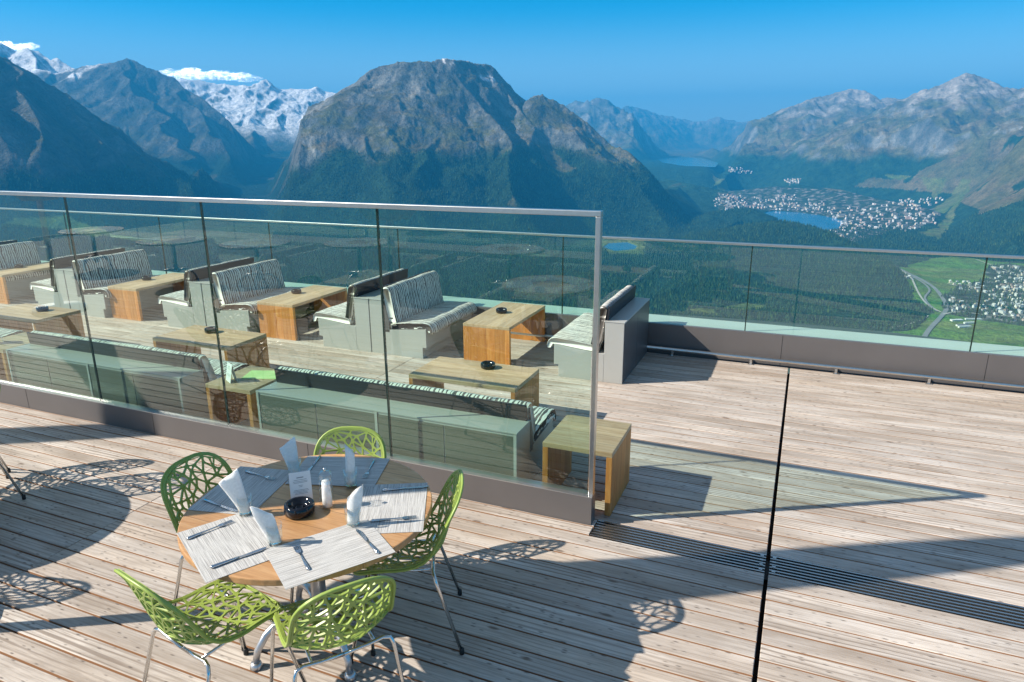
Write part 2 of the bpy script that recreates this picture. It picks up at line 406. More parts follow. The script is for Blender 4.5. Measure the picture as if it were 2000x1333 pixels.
MB().tube([(XL, -.075, .075), (XR, -.075, .075)], .021, 12).build('foot_rail', M['steel'], ob)
x = -17.6
while x < XR:
    MB().box((x - .012, -.085, 0), (x + .012, -.062, .056)).box((x - .012, -.06, .03), (x + .012, -.001, .045)).box((x - .03, -.10, 0), (x + .03, -.04, .006)).build('rail_bracket', M['steel'], ob)
    x += .86
for a_ in np.arange(-17.2, 8, 1.9): MB().box((a_ - .002, -.0012, 0), (a_ + .002, .0, .344)).build('cladding_joint', M['rubber'], ob)

# ================================================================== INNER PARTITION
ip = empty('glass_partition', (-1.08, 3.87, 0), 0, 'tall glass windbreak partition with brushed steel top rail crossing the deck', 'glass partition')
L0 = -16.0
MB().box((L0, 0, .0), (0, .085, .195)).build('base_kerb', M['kerb'], ip, .002)
MB().box((L0, .001, .1955), (0, .084, .201)).build('kerb_capping', M['alu'], ip)
jx = [-16, -15.08, -13.57, -12.06, -10.55, -9.04, -7.53, -6.03, -4.52, -3.05, -1.52, -.032]
for a_, b_ in zip(jx[:-1], jx[1:]):
    MB().box((a_ + .007, .034, .2015), (b_ - .007, .052, 1.975)).build('glass_panel', M['glass'], ip)
for a_ in jx[1:-1]: MB().box((a_ - .0062, .036, .2015), (a_ + .0062, .050, 1.974)).build('joint_strip', M['gasket'], ip)
MB().box((L0, .018, 1.976), (.0, .068, 2.008)).build('top_rail', M['steel'], ip, .003)
MB().box((-.031, .020, .2015), (-.001, .066, 1.9755)).build('end_post', M['steel'], ip, .003)
for a_ in np.arange(-15.2, -1, 1.62): MB().box((a_ - .0015, -.0012, .002), (a_ + .0015, .0, .194)).build('cladding_joint', M['rubber'], ip)

# ================================================================== SOFAS
def cushion(mb, prof, y0, y1, r=.02, mi=0):
    """closed x-z profile swept along y with slightly rounded ends"""
    n = len(prof); cx = sum(p[0] for p in prof) / n; cz = sum(p[1] for p in prof) / n
    rows = [(y0, .90), (y0 + r * .35, .97), (y0 + r, 1)] + [(y0 + r + (y1 - y0 - 2 * r) * i / 8, 1) for i in range(1, 8)] + [(y1 - r, 1), (y1 - r * .35, .97), (y1, .90)]
    vs = []
    for k, (yy, s_) in enumerate(rows):
        sag = .004 * math.sin(k * 1.7)
        for (x_, z_) in prof: vs.append((cx + (x_ - cx) * (1 - (1 - s_) * .35), yy, cz + (z_ - cz) * s_ + sag * (s_ == 1)))
    fs = []
    for i in range(len(rows) - 1):
        for j in range(n): fs.append((i * n + j, i * n + (j + 1) % n, (i + 1) * n + (j + 1) % n, (i + 1) * n + j))
    fs.append(tuple(range(n))); fs.append(tuple(range((len(rows) - 1) * n, len(rows) * n))[::-1])
    mb.add(vs, fs, mi, True)
def make_sofa(W, H=.65, D=.78, bd=.20, seat=.37, back_h=.80, panels=2, shelf=False):
    """rear plane x=0, faces +x, length W along y"""
    t = empty('lounge_sofa')
    c = MB().box((.002, 0, .0), (bd, W, H - .012))
    c.build('cabinet', M['cabinet'], t, .003)
    MB().box((-.004, -.004, H - .0118), (bd + .004, W + .004, H)).build('cabinet_top', M['cabinet'], t, .002)
    bp = MB(); e = .028 if shelf else .006; pw = (W - e * 2) / panels
    if shelf:
        for k in range(panels + 1):
            if k % 2 == 0: bp.box((-.006, k * (W - .022) / panels, .0), (.0018, k * (W - .022) / panels + .022, H - .013), 0)
        for k in range(panels):
            a = .024 + k * (W - .022) / panels - (0 if k % 2 == 0 else .018); b = (k + 1) * (W - .022) / panels - (.002 if k % 2 else .004)
            bp.box((-.002, a, .01), (.0016, b, H - .03), 1)
        bp.build('rear_panel', [M['cabinet'], M['panel']], t)
    else:
        for k in range(panels): bp.box((-.002, e + k * pw + .003, .01), (.0016, e + (k + 1) * pw - .003, H - .02), 1)
        bp.build('rear_panel', [M['cabinet'], M['cabdark']], t)
    # seat base with a toe recess at the front
    prof = [(bd + .001, .0), (D - .09, 0), (D - .09, .13), (D - .04, .13), (D - .04, seat - .02), (bd + .06, seat - .07), (bd + .001, seat - .07)]
    MB().prism(prof, 0.0, W, 0, 'y').build('seat_base', M['cabinet'], t, .003)
    mb = MB(); s0 = seat - .018
    pr = [(bd + .07, s0 - .045), (D - .06, s0 + .001), (D - .02, s0 + .0), (D + .005, s0 - .05), (D + .035, s0 - .055), (D + .045, s0 - .02), (D + .03, s0 + .03), (D - .005, s0 + .062),
          (D - .06, s0 + .072), (bd + .30, s0 + .055), (bd + .12, s0 + .03), (bd + .07, s0 + .01)]
    cushion(mb, pr, .0, W, .03); mb.build('seat_cushion', M['stripe'], t)
    bh = back_h; mb = MB()
    pr = [(bd + .075, seat - .03), (bd + .15, seat + .0), (bd + .13, seat + .10), (bd + .085, bh - .05), (bd + .06, bh - .01), (bd + .025, bh), (bd - .005, bh - .008),
          (bd - .012, bh - .03), (bd + .003, H + .01), (bd + .035, seat + .05)]
    cushion(mb, pr, .012, W - .012, .02); mb.build('back_cushion', M['stripe'], t)
    MB().prism([(bd - .030, H + .0006), (bd - .014, H + .0006), (bd - .026, bh - .004), (bd - .042, bh - .004)], .014, W - .014, 0, 'y').build('backrest_shell', M['vinyl'], t, .003)
    MB().prism([(bd + .0015, seat - .10), (bd + .06, seat - .10), (bd + .06, seat + .02), (bd + .0015, seat + .24)], .0, .012, 0, 'y').build('hinge_plate', M['cabdark'], t)
    return t
GS = 'striped lounge sofas along the far balustrade'
sofa = make_sofa(1.18)
sofa.location = (-1.556, 7.775, 0); sofa.rotation_euler = (0, 0, math.pi)
tag(sofa, 'single lounge sofa right of the partition post with its dark cupboard back showing', 'sofa', GS)
px = [-4.573, -7.14, -9.75, -12.35]
names = ['the sofa pair nearest the steel end post', 'the second sofa pair from the steel end post', 'the third sofa pair from the steel end post', 'the sofa pair at the left edge']
for k, x in enumerate(px):
    copy_tree(sofa, (x - .002, 7.775, 0), math.pi, 'striped lounge sofa facing left in ' + names[k], GS)
    copy_tree(sofa, (x + .002, 6.60, 0), 0, 'striped lounge sofa facing right in ' + names[k], GS)
GB = 'low benches with shelf backs against the partition'
bench = make_sofa(2.25, .49, .78, .25, .34, .615, 4, True)
bench.location = (-1.66, 4.02, 0); bench.rotation_euler = (0, 0, math.pi / 2)
tag(bench, 'low cupboard-backed bench behind the glass beside the end table', 'bench', GB)
copy_tree(bench, (-4.73, 4.02, 0), math.pi / 2, 'low cupboard-backed bench behind the left glass panels with a shadow on it', GB)
copy_tree(bench, (-7.95, 4.02, 0), math.pi / 2, 'low cupboard-backed bench farthest left behind the glass', GB)

# ================================================================== COFFEE TABLES
def make_coffee(Lx, Ly, H=.457, T=.035, along='y'):
    t = empty('coffee_table'); top = M['oak_y'] if along == 'y' else M['oak_x']; leg = M['oak_leg'] if along == 'x' else M['oak_leg_w']
    MB().box((-Lx / 2, -Ly / 2, H - T), (Lx / 2, Ly / 2, H)).build('table_top', top, t, .003)
    if along == 'y': bx = [((-Lx / 2, -Ly / 2, 0), (Lx / 2, -Ly / 2 + .04, H - T - .0008)), ((-Lx / 2, Ly / 2 - .04, 0), (Lx / 2, Ly / 2, H - T - .0008))]
    else: bx = [((-Lx / 2, -Ly / 2, 0), (-Lx / 2 + .04, Ly / 2, H - T - .0008)), ((Lx / 2 - .04, -Ly / 2, 0), (Lx / 2, Ly / 2, H - T - .0008))]
    for a, b in bx: MB().box(a, b).build('side_panel', leg, t, .003)
    return t
GT = 'wooden coffee tables between the far sofas'
ct = make_coffee(.56, 1.13)
ct.location = (-3.11, 7.225, 0); tag(ct, 'oak coffee table between the single sofa and the nearest sofa pair', 'coffee table', GT)
for x, l in ((-6.02, 'oak coffee table between the nearest and second sofa pairs, one ashtray on it'), (-8.70, 'oak coffee table between the second and third sofa pairs'), (-11.55, 'oak coffee table at the left edge beyond the third sofa pair')):
    copy_tree(ct, (x, 7.225, 0), 0, l, GT)
GN = 'wooden coffee tables in front of the low benches'
cn = make_coffee(1.0, .56, along='x'); cn.location = (-2.54, 5.19, 0)
tag(cn, 'long oak coffee table in front of the right bench, nearest the steel post', 'coffee table', GN)
copy_tree(cn, (-5.62, 5.22, 0), 0, 'long oak coffee table in the middle, seen across two glass joints', GN)
copy_tree(cn, (-8.48, 5.24, 0), 0, 'long oak coffee table at the left edge in front of the left benches', GN)
GE = 'short oak side tables at the bench ends'
ce = make_coffee(.48, .53, along='x'); ce.location = (-1.235, 4.29, 0)
tag(ce, 'short oak side table standing partly out past the steel end post', 'side table', GE)
copy_tree(ce, (-4.26, 4.33, 0), 0, 'short oak side table between two benches carrying a green leaflet', GE)
copy_tree(ce, (-7.35, 4.33, 0), 0, 'short oak side table behind glass at the left edge with an upright card', GE)

# ashtrays
def make_ashtray(r=.07, h=.045):
    mb = MB()
    prof = [(r * .80, 0), (r * .97, h * .15), (r * 1.0, h * .5), (r * .96, h * .9), (r * .86, h), (r * .70, h * .93), (r * .62, h * .6), (r * .52, h * .45), (r * .30, h * .42), (r * .27, h * .62), (r * .16, h * .62), (r * .13, h * .4), (.002, h * .38)]
    mb.lathe(prof, 36); o = mb.build('ashtray', M['black']); return o
at0 = make_ashtray(.066, .052)
ash_c = at0; ash_c.location = (-2.47, 5.32, .4572)
tag(ash_c, 'black round ashtray on the long coffee table nearest the steel post', 'ashtray', 'black ashtrays on the lounge tables')
for p, l in (((-3.18, 7.25), 'black ashtray on the coffee table beside the single sofa'), ((-6.16, 7.25), 'black ashtray on the coffee table between the nearest and second sofa pairs'),
             ((-8.85, 7.2), 'black ashtray on the coffee table between the second and third sofa pairs'), ((-11.7, 7.2), 'black ashtray on the far coffee table at the left edge'),
             ((-5.70, 5.32), 'black ashtray on the middle long coffee table, cut by a glass joint'), ((-8.37, 5.32), 'black ashtray on the long coffee table at the left edge')):
    copy_tree(ash_c, (p[0], p[1], .4572), random.random() * 6, l)
# papers on the side tables
def tent_card(name, loc, rz, w_, h_, label, lines=True):
    t = empty(name, loc, rz, label, 'menu card', None); d = .03
    mb = MB()
    for s_ in (-1, 1):
        mb.add([(-w_ / 2, s_ * d, 0), (w_ / 2, s_ * d, 0), (w_ / 2, 0, h_), (-w_ / 2, 0, h_), (-w_ / 2, s_ * (d + .0012), 0), (w_ / 2, s_ * (d + .0012), 0), (w_ / 2, s_ * .0012, h_), (-w_ / 2, s_ * .0012, h_)],
               [(0, 1, 2, 3), (7, 6, 5, 4), (0, 4, 5, 1), (2, 6, 7, 3), (1, 5, 6, 2), (3, 7, 4, 0)])
    mb.build('card', M['paper'], t)
    if lines:
        pr = MB(); rows = [(.83, .16, 2.4), (.76, .30, 1), (.71, .34, 1), (.67, .32, 1), (.58, .10, 1), (.54, .07, 1), (.44, .33, 1), (.40, .36, 1), (.36, .28, 1), (.32, .30, 1), (.22, .06, 1)]
        for f_, ww, th in rows:
            yy = -d * (1 - f_) - .0020; z_ = h_ * f_; q = .0009 * th
            pr.add([(-w_ * ww, yy, z_ - q), (w_ * ww, yy, z_ - q), (w_ * ww, yy + .0003, z_ + q), (-w_ * ww, yy + .0003, z_ + q)], [(0, 1, 2, 3)])
        pr.build('print', M['ink'], t)
    return t
tent_card('menu_card', (-4.34, 4.20, .4575), -.5, .12, .155, 'white menu card standing on the side table with the green leaflet')
tent_card('menu_card', (-7.40, 4.22, .4575), -.5, .12, .155, 'white menu card standing on the side table at the left edge')
tag(MB().box((-.15, -.11, 0), (.15, .11, .004)).build('leaflet', M['greenpaper'], loc=(-4.20, 4.42, .4576)), 'pale green leaflet lying on the side table between two benches', 'leaflet').rotation_euler = (0, 0, .35)

# ================================================================== CHAIRS
PROF = [(.235, .428), (.215, .446), (.16, .455), (.08, .452), (.0, .442), (-.08, .436), (-.14, .445), (-.185, .475), (-.212, .52), (-.232, .58), (-.252, .65), (-.272, .72), (-.290, .78), (-.302, .825)]
_p = np.array(PROF); _d = np.r_[0, np.cumsum(np.hypot(*np.diff(_p, axis=0).T))]; PL = _d[-1]
def prof_at(l):
    l = min(max(l, 0), PL); y = np.interp(l, _d, _p[:, 0]); z = np.interp(l, _d, _p[:, 1])
    e = .02; y2, z2 = np.interp(min(l + e, PL), _d, _p[:, 0]), np.interp(min(l + e, PL), _d, _p[:, 1])
    y1, z1 = np.interp(max(l - e, 0), _d, _p[:, 0]), np.interp(max(l - e, 0), _d, _p[:, 1])
    ty, tz = y2 - y1, z2 - z1; k = math.hypot(ty, tz) or 1
    return y, z, tz / k, -ty / k                     # point, normal (towards the sitter)
def halfw(l):
    t = l / PL
    b = np.interp(t, [0, .12, .35, .5, .62, .8, 1], [.200, .206, .214, .218, .214, .205, .190])
    f = 1.0
    if t < .13: f = min(f, (1 - (1 - t / .13) ** 3.2) ** (1 / 3.2) if t > 0 else 0)
    if t > .80: f = min(f, (1 - ((t - .80) / .20) ** 2.6) ** (1 / 2.6) if t < 1 else 0)
    return b * f
def shell3(x, l, off=0):
    y, z, ny, nz = prof_at(l); t = l / PL
    c = np.interp(t, [0, .15, .3, .45, .55, .7, .85, 1], [.004, .02, .035, .075, .085, .07, .045, .02])
    k = (x / .23) ** 2 * c + off
    return (x * (1 - .25 * c * (x / .23) ** 2), y + ny * k, z + nz * k)
def make_chair():
    rnd = random.Random(5); t = empty('dining_chair')
    ins = .013
    def outline(inset, n=22):
        ls = [inset + (PL - 2 * inset) * (.5 - .5 * math.cos(math.pi * i / n)) for i in range(n + 1)]
        def hw(l): return max(halfw(l) - inset, 0)
        L = [(hw(l), l) for l in ls]; pts = L + [(-a, l) for a, l in L[::-1]]
        out = []
        for p in pts:
            if not out or math.hypot(p[0] - out[-1][0], p[1] - out[-1][1]) > .006: out.append(p)
        if math.hypot(out[0][0] - out[-1][0], out[0][1] - out[-1][1]) < .006: out.pop()
        return out
    O = outline(0, 26)
    # inner outline: scale each outer point inwards
    cen = lambda p: (0, min(max(p[1], .2), PL - .2))
    I = []
    for p in O:
        c = cen(p); d = math.hypot(p[0] - c[0], p[1] - c[1]) or 1; I.append((p[0] - (p[0] - c[0]) / d * ins, p[1] - (p[1] - c[1]) / d * ins))
    vs, fs = [], []
    for a in O: vs.append(shell3(*a))
    for a in I: vs.append(shell3(*a))
    n = len(O)
    for i in range(n): fs.append((i, (i + 1) % n, n + (i + 1) % n, n + i))
    # scattered nodes for the lattice
    step = 3; bnd = [I[i] for i in range(0, n, 2)]
    pts = []
    tries = 0
    while len(pts) < 118 and tries < 9000:
        tries += 1; l = rnd.uniform(.03, PL - .03); hw = halfw(l) - .03
        if hw <= 0: continue
        x = rnd.uniform(-hw, hw)
        if all(math.hypot(x - q[0], l - q[1]) > .034 for q in pts) and all(math.hypot(x - q[0], l - q[1]) > .024 for q in bnd): pts.append((x, l))
    allp = bnd + pts; nb = len(bnd)
    res = delaunay_2d_cdt([Vector(p) for p in allp], [(i, (i + 1) % nb) for i in range(nb)], [list(range(nb))], 1, 1e-6)
    V2 = [tuple(p) for p in res[0]]; F2 = [list(f) for f in res[2]]
    # merge some neighbouring triangles into quads
    edge = {}
    for i, f in enumerate(F2):
        for k in range(3): edge.setdefault(frozenset((f[k], f[(k + 1) % 3])), []).append(i)
    used = set(); polys = []; es = [e for e in edge if len(edge[e]) == 2]; rnd.shuffle(es)
    for e in es:
        i, j = edge[e]
        if i in used or j in used or rnd.random() > .42: continue
        f, g = F2[i], F2[j]; a, b = list(e); c = [q for q in f if q not in e][0]; d = [q for q in g if q not in e][0]
        k = f.index(c); q = [c, f[(k + 1) % 3], d, f[(k + 2) % 3]]
        P_ = [V2[x] for x in q]; ok = True; sg = 0
        for m_ in range(4):
            A_, B_, C_ = P_[m_], P_[(m_ + 1) % 4], P_[(m_ + 2) % 4]; cr_ = (B_[0] - A_[0]) * (C_[1] - B_[1]) - (B_[1] - A_[1]) * (C_[0] - B_[0])
            if sg == 0: sg = math.copysign(1, cr_)
            elif cr_ * sg < 2e-5: ok = False
        if ok: used |= {i, j}; polys.append(q)
    polys += [f for i, f in enumerate(F2) if i not in used]
    half = .0035
    for q in polys:
        P_ = [Vector(V2[x]) for x in q]; m_ = len(P_)
        ar = sum(P_[k].x * P_[(k + 1) % m_].y - P_[(k + 1) % m_].x * P_[k].y for k in range(m_)) / 2
        if ar < 0: P_ = P_[::-1]; ar = -ar
        hv = half * (1.0 + .5 * rnd.random()); inn = []
        for k in range(m_):
            A_, B_, C_ = P_[k - 1], P_[k], P_[(k + 1) % m_]
            d1 = (B_ - A_).normalized(); d2 = (C_ - B_).normalized(); n1 = Vector((-d1.y, d1.x)); n2 = Vector((-d2.y, d2.x))
            bi = n1 + n2; den = 1 + n1.dot(n2); inn.append(B_ + bi * (hv / max(den, .25)))
        good = True
        for k in range(m_):
            if (inn[(k + 1) % m_] - inn[k]).dot(P_[(k + 1) % m_] - P_[k]) < 0: good = False
        per = sum((P_[(k + 1) % m_] - P_[k]).length for k in range(m_))
        if 2 * ar / per < half * 1.9: good = False
        if not good: inn = None
        b0 = len(vs)
        if inn is None:
            vs += [shell3(p.x, p.y) for p in P_]; fs.append(tuple(range(b0, b0 + m_))); continue
        # round the hole: cut its corners
        hole = []
        for k in range(m_):
            A_, B_, C_ = inn[k - 1], inn[k], inn[(k + 1) % m_]; q1 = min(.3, .006 / max((A_ - B_).length, 1e-4)); q2 = min(.3, .006 / max((C_ - B_).length, 1e-4))
            hole += [B_.lerp(A_, q1), B_.lerp(C_, q2)]
        outer = []
        for k in range(m_): outer += [P_[k]]
        vs += [shell3(p.x, p.y) for p in outer]; vs += [shell3(p.x, p.y) for p in hole]
        for k in range(m_):
            k2 = (k + 1) % m_
            fs.append((b0 + k, b0 + k2, b0 + m_ + 2 * k2, b0 + m_ + 2 * k + 1)); fs.append((b0 + k, b0 + m_ + 2 * k + 1, b0 + m_ + 2 * k))
    mb = MB(); mb.add(vs, fs, 0, False)
    o = mb.build('seat_shell', M['green'], t); so = o.modifiers.new('thickness', 'SOLIDIFY'); so.thickness = .0085; so.offset = -1
    rim = MB().tube([shell3(p[0], p[1], -.003) for p in O], .0068, 8, closed=True); rim.build('shell_rim', M['green'], t)
    # steel underframe: a cross tube front and rear, four splayed legs
    for yy, fy, sx in ((.15, .255, .175), (-.15, -.275, .165)):
        zt = .425 if yy > 0 else .420
        for s_ in (-1, 1):
            pts = [(0, yy, zt - .012), (s_ * sx * .6, yy, zt - .008), (s_ * (sx), yy, zt), (s_ * (sx + .028), yy + (fy - yy) * .05, zt - .006), (s_ * (sx + .04), yy + (fy - yy) * .12, zt - .035), (s_ * (sx + .065), fy, .014)]
            lg = MB().tube(pts, .0085, 10).build('leg', M['chrome'], t)
            MB().lathe([(.011, .0), (.0125, .004), (.0115, .03), (.009, .034)], 12, org=(s_ * (sx + .065), fy, 0)).build('rubber_foot', M['rubber'], lg)
    for s_ in (-1, 1): MB().tube([(s_ * .13, .15, .418), (s_ * .125, 0, .416), (s_ * .13, -.15, .412)], .007, 8).build('seat_rail', M['chrome'], t)
    return t
GC = 'lime green lattice chairs around the laid round table'
chair = make_chair(); T0 = (-2.02, 2.335)
def face(dx, dy): return math.atan2(dy, dx) - math.pi / 2
CH = [((-1.662, 1.988), (-.80, .60), 'green lattice chair in the foreground seen from behind, its back to the camera'),
      ((-2.148, 1.822), (.21, .98), 'green lattice chair at the front left of the round table, seat showing'),
      ((-1.678, 2.578), (-.88, -.47), 'green lattice chair right of the round table seen edge on'),
      ((-2.54, 2.358), (.995, -.06), 'green lattice chair left of the round table with its back facing us'),
      ((-2.17, 2.76), (.36, -.93), 'green lattice chair behind the round table, next to the partition kerb')]
for k, (p, f_, l) in enumerate(CH):
    if k == 0: chair.location = (*p, 0); chair.rotation_euler = (0, 0, face(*f_)); tag(chair, l, 'chair', GC)
    else: copy_tree(chair, (*p, 0), face(*f_), l, GC)

# ================================================================== ROUND TABLE
def make_round(R=.572, H=.745, T=.032):
    t = empty('round_table'); n = 72
    MB().prism([(R * math.cos(2 * math.pi * k / n), R * math.sin(2 * math.pi * k / n)) for k in range(n)], H - T, H).build('table_top', M['teak'], t, .005)
    MB().lathe([(.036, .10), (.036, .60), (.04, .66), (.12, H - T - .022), (.13, H - T - .001)], 28).build('column', M['alu'], t)
    MB().lathe([(.05, .13), (.062, .15), (.062, .22), (.04, .25)], 28).build('column_collar', M['alu'], t)
    for k in range(4):
        a = math.pi / 4 + k * math.pi / 2 + .25; c_, s_ = math.cos(a), math.sin(a)
        pts = [(r * c_, r * s_, z) for r, z in ((.045, .20), (.12, .215), (.20, .20), (.27, .155), (.315, .09), (.33, .03))]
        lg = MB().tube(pts, [.021, .021, .020, .018, .017, .016], 12).build('leg', M['alu'], t)
        MB().lathe([(.026, 0), (.03, .006), (.024, .03), (.012, .034)], 16, org=(.33 * c_, .33 * s_, 0)).build('foot_pad', M['alu'], lg)
    return t
rt = make_round(); rt.location = (*T0, 0); rt.rotation_euler = (0, 0, .0)
tag(rt, 'round teak table laid with placemats in the foreground', 'table')
ZT = .7455
rt_mat_proto = MB().box((-.228, -.16, 0), (.228, .16, .0016)).build('placemat', M['mat'])
MATS = [((-2.135, 1.945), (.87, -.49), 'front left'), ((-1.70, 2.055), (.56, .83), 'front right'), ((-1.66, 2.47), (-.45, .89), 'right'), ((-2.11, 2.685), (.95, .31), 'rear'), ((-2.425, 2.345), (-.22, .97), 'left')]
LM = ['woven pale placemat at the front left of the round table, knife across it', 'woven pale placemat at the front of the round table overlapping its neighbour', 'woven placemat at the right side of the round table, half in shade',
      'woven placemat at the back of the round table, fully in shade', 'woven placemat at the left of the round table in blue shade']
for k, (p, d, _) in enumerate(MATS):
    o = rt_mat_proto if k == 0 else rt_mat_proto.copy()
    if k: C.objects.link(o)
    o.location = (*p, ZT + .0004 + .0021 * (k % 2)); o.rotation_euler = (0, 0, math.atan2(d[1], d[0])); tag(o, LM[k], 'placemat', 'woven placemats on the laid table')
# cutlery
def make_knife():
    t = empty('table_knife')
    h = MB(); L = .115
    h.tube([(-L, 0, .004), (-L + .006, 0, .004), (-.05, 0, .004), (0, 0, .004)], [.003, .0075, .0062, .0045], 10).build('handle', M['cutlery'], t)
    MB().prism([(0.0006, -.004), (.02, -.0085), (.085, -.0105), (.108, -.006), (.116, .003), (.100, .0075), (.0006, .005)], .0028, .0046).build('blade', M['cutlery'], t)
    return t
def make_fork():
    t = empty('table_fork')
    MB().tube([(-.105, 0, .0035), (-.098, 0, .0035), (-.06, 0, .004), (-.01, 0, .005), (.03, 0, .005)], [.003, .0072, .006, .003, .003], 10).build('handle', M['cutlery'], t)
    mb = MB(); mb.prism([(.0305, -.003), (.042, -.0105), (.058, -.012), (.058, .012), (.042, .0105), (.0305, .003)], .0032, .0055)
    for k in range(4):
        y_ = -.0102 + k * .0068; mb.box((.0582, y_ - .0014, .0032), (.1, y_ + .0014, .0052))
    mb.build('tines', M['cutlery'], t); return t
knife, fork = make_knife(), make_fork()
zc = ZT + .0045
def put(proto, first, a, b, label, grp):
    pa, pb = at_z(*a, zc), at_z(*b, zc); c = (pa + pb) / 2; rz = math.atan2(pb[1] - pa[1], pb[0] - pa[0])
    if first: proto.location = (c[0], c[1], zc - .0002); proto.rotation_euler = (0, 0, rz); tag(proto, label, 'knife' if proto is knife else 'fork', grp)
    else: copy_tree(proto, (c[0], c[1], zc - .0002), rz, label, grp)['category'] = 'knife' if proto is knife else 'fork'
put(knife, 1, (418, 1108), (515, 1073), 'steel knife on the front left placemat', 'knives on the laid table')
put(knife, 0, (738, 1082), (697, 1036), 'steel knife on the right half of the front placemat', 'knives on the laid table')
put(knife, 0, (770, 957), (815, 953), 'steel knife glinting at the far right edge of the shaded placemat', 'knives on the laid table')
put(knife, 0, (400, 978), (462, 1000), 'steel knife on the shaded left placemat', 'knives on the laid table')
put(knife, 0, (622, 897), (600, 925), 'steel knife at the left of the shaded rear placemat', 'knives on the laid table')
put(fork, 1, (376, 1050), (446, 1022), 'steel fork on the front left placemat', 'forks on the laid table')
put(fork, 0, (604, 1117), (575, 1064), 'steel fork on the front placemat pointing at the glass', 'forks on the laid table')
put(fork, 0, (735, 1018), (805, 1012), 'steel fork at the near side of the right placemat', 'forks on the laid table')
put(fork, 0, (490, 925), (527, 935), 'steel fork on the shaded left placemat near its far end', 'forks on the laid table')
put(fork, 0, (730, 902), (712, 935), 'steel fork at the right of the shaded rear placemat', 'forks on the laid table')
# glasses with napkins
def make_tumbler():
    t = MB().lathe([(.030, 0), (.031, .004), (.0325, .03), (.035, .095), (.0335, .0955), (.031, .03), (.0285, .012), (.001, .011)], 24).build('drinking_glass', M['tumbler']); return t
tum = make_tumbler()
def make_napkin(seed, h=.19, w_=.055, lean=(.3, -.4)):
    r_ = random.Random(seed); mb = MB(); n = 16; rows = 9; vs = []
    for j in range(rows):
        f_ = j / (rows - 1); z = .014 + h * f_; wd = .024 + (w_ - .024) * min(1, f_ * 1.25)
        for k in range(n):
            a = 2 * math.pi * k / n
            x = math.cos(a) * wd; y = math.sin(a) * (.020 * (1 - .72 * f_)) + .004 * math.sin(3 * a + seed) * f_
            top = (.028 * math.cos(a) * (1 if seed % 2 else -1)) * (1 if j == rows - 1 else f_ ** 3)
            vs.append((x + lean[0] * .06 * f_, y + lean[1] * .03 * f_, z + top + r_.uniform(-.001, .001)))
    fs = [(j * n + k, j * n + (k + 1) % n, (j + 1) * n + (k + 1) % n, (j + 1) * n + k) for j in range(rows - 1) for k in range(n)]
    fs.append(tuple(range(n))[::-1]); fs.append(tuple(range((rows - 1) * n, rows * n)))
    mb.add(vs, fs, 0, True); return mb.build('napkin', M['napkin'])
GL = [((480, 1004), .19, .043, (-.9, 0), 1, 'leaning left at the left of the table'), ((538, 1062), .155, .042, (-.7, 0), 2, 'at the front of the table between the front mats'),
      ((690, 1026), .155, .036, (.35, 0), 3, 'right of the ashtray on the sunlit side'), ((686, 950), .19, .022, (.1, 0), 4, 'rolled thin and upright behind the pepper mill'), ((577, 930), .175, .040, (-.4, 0), 5, 'behind the white menu card')]
VR = math.atan2(-math.sin(math.radians(-22.8) - .6), math.cos(math.radians(-22.8) - .6))
for k, (p, h_, w_, ln, sd, l) in enumerate(GL):
    q = at_z(*p, ZT + .004); o = tum if k == 0 else tum.copy()
    if k: C.objects.link(o)
    vd = math.atan2(q[1], q[0]) - math.pi / 2
    o.location = (q[0], q[1], ZT + .004); tag(o, 'clear drinking glass holding the napkin ' + l, 'glass', 'drinking glasses on the laid table')
    nk = make_napkin(sd, h_, w_, ln); nk.location = (q[0], q[1], ZT + .004); nk.rotation_euler = (0, 0, vd)
    tag(nk, 'folded white paper napkin ' + l, 'napkin', 'napkins on the laid table')
# pepper mill, ashtray, menu card on the round table
q = at_z(640, 990, ZT); pm = empty('pepper_mill', (q[0], q[1], ZT + .0005), 0, 'clear faceted acrylic pepper mill beside the menu card', 'pepper mill'); pm.scale = (1.08, 1.08, 1.13)
fac = lambda a, z: 1.15 + .06 * math.cos(6 * a)
MB().lathe([(.028, 0), (.030, .006), (.029, .02), (.025, .05), (.0235, .085), (.022, .10), (.025, .112), (.022, .122)], 36, mod=fac, smooth=False).build('body', M['acrylic'], pm)
MB().lathe([(.0205, .004), (.0205, .045), (.0185, .085), (.0165, .118)], 24).build('salt_filling', M['napkin'], pm)
MB().lathe([(.020, .1225), (.0245, .132), (.0235, .15), (.017, .160), (.006, .163)], 36, mod=fac, smooth=False).build('cap', M['acrylic'], pm)
MB().lathe([(.004, .1632), (.0065, .168), (.0065, .174), (.002, .178)], 16).build('knob', M['chrome'], pm)
q = at_z(586, 1003, ZT); o = make_ashtray(.070, .055); o.location = (q[0], q[1], ZT + .0005); tag(o, 'large glossy black ashtray at the centre of the round table', 'ashtray')
q = at_z(590, 978, ZT); tent_card('menu_card', (q[0], q[1], ZT + .0005), math.atan2(q[1], q[0]) - math.pi / 2 + .05, .098, .150, 'white printed menu card standing behind the black ashtray')

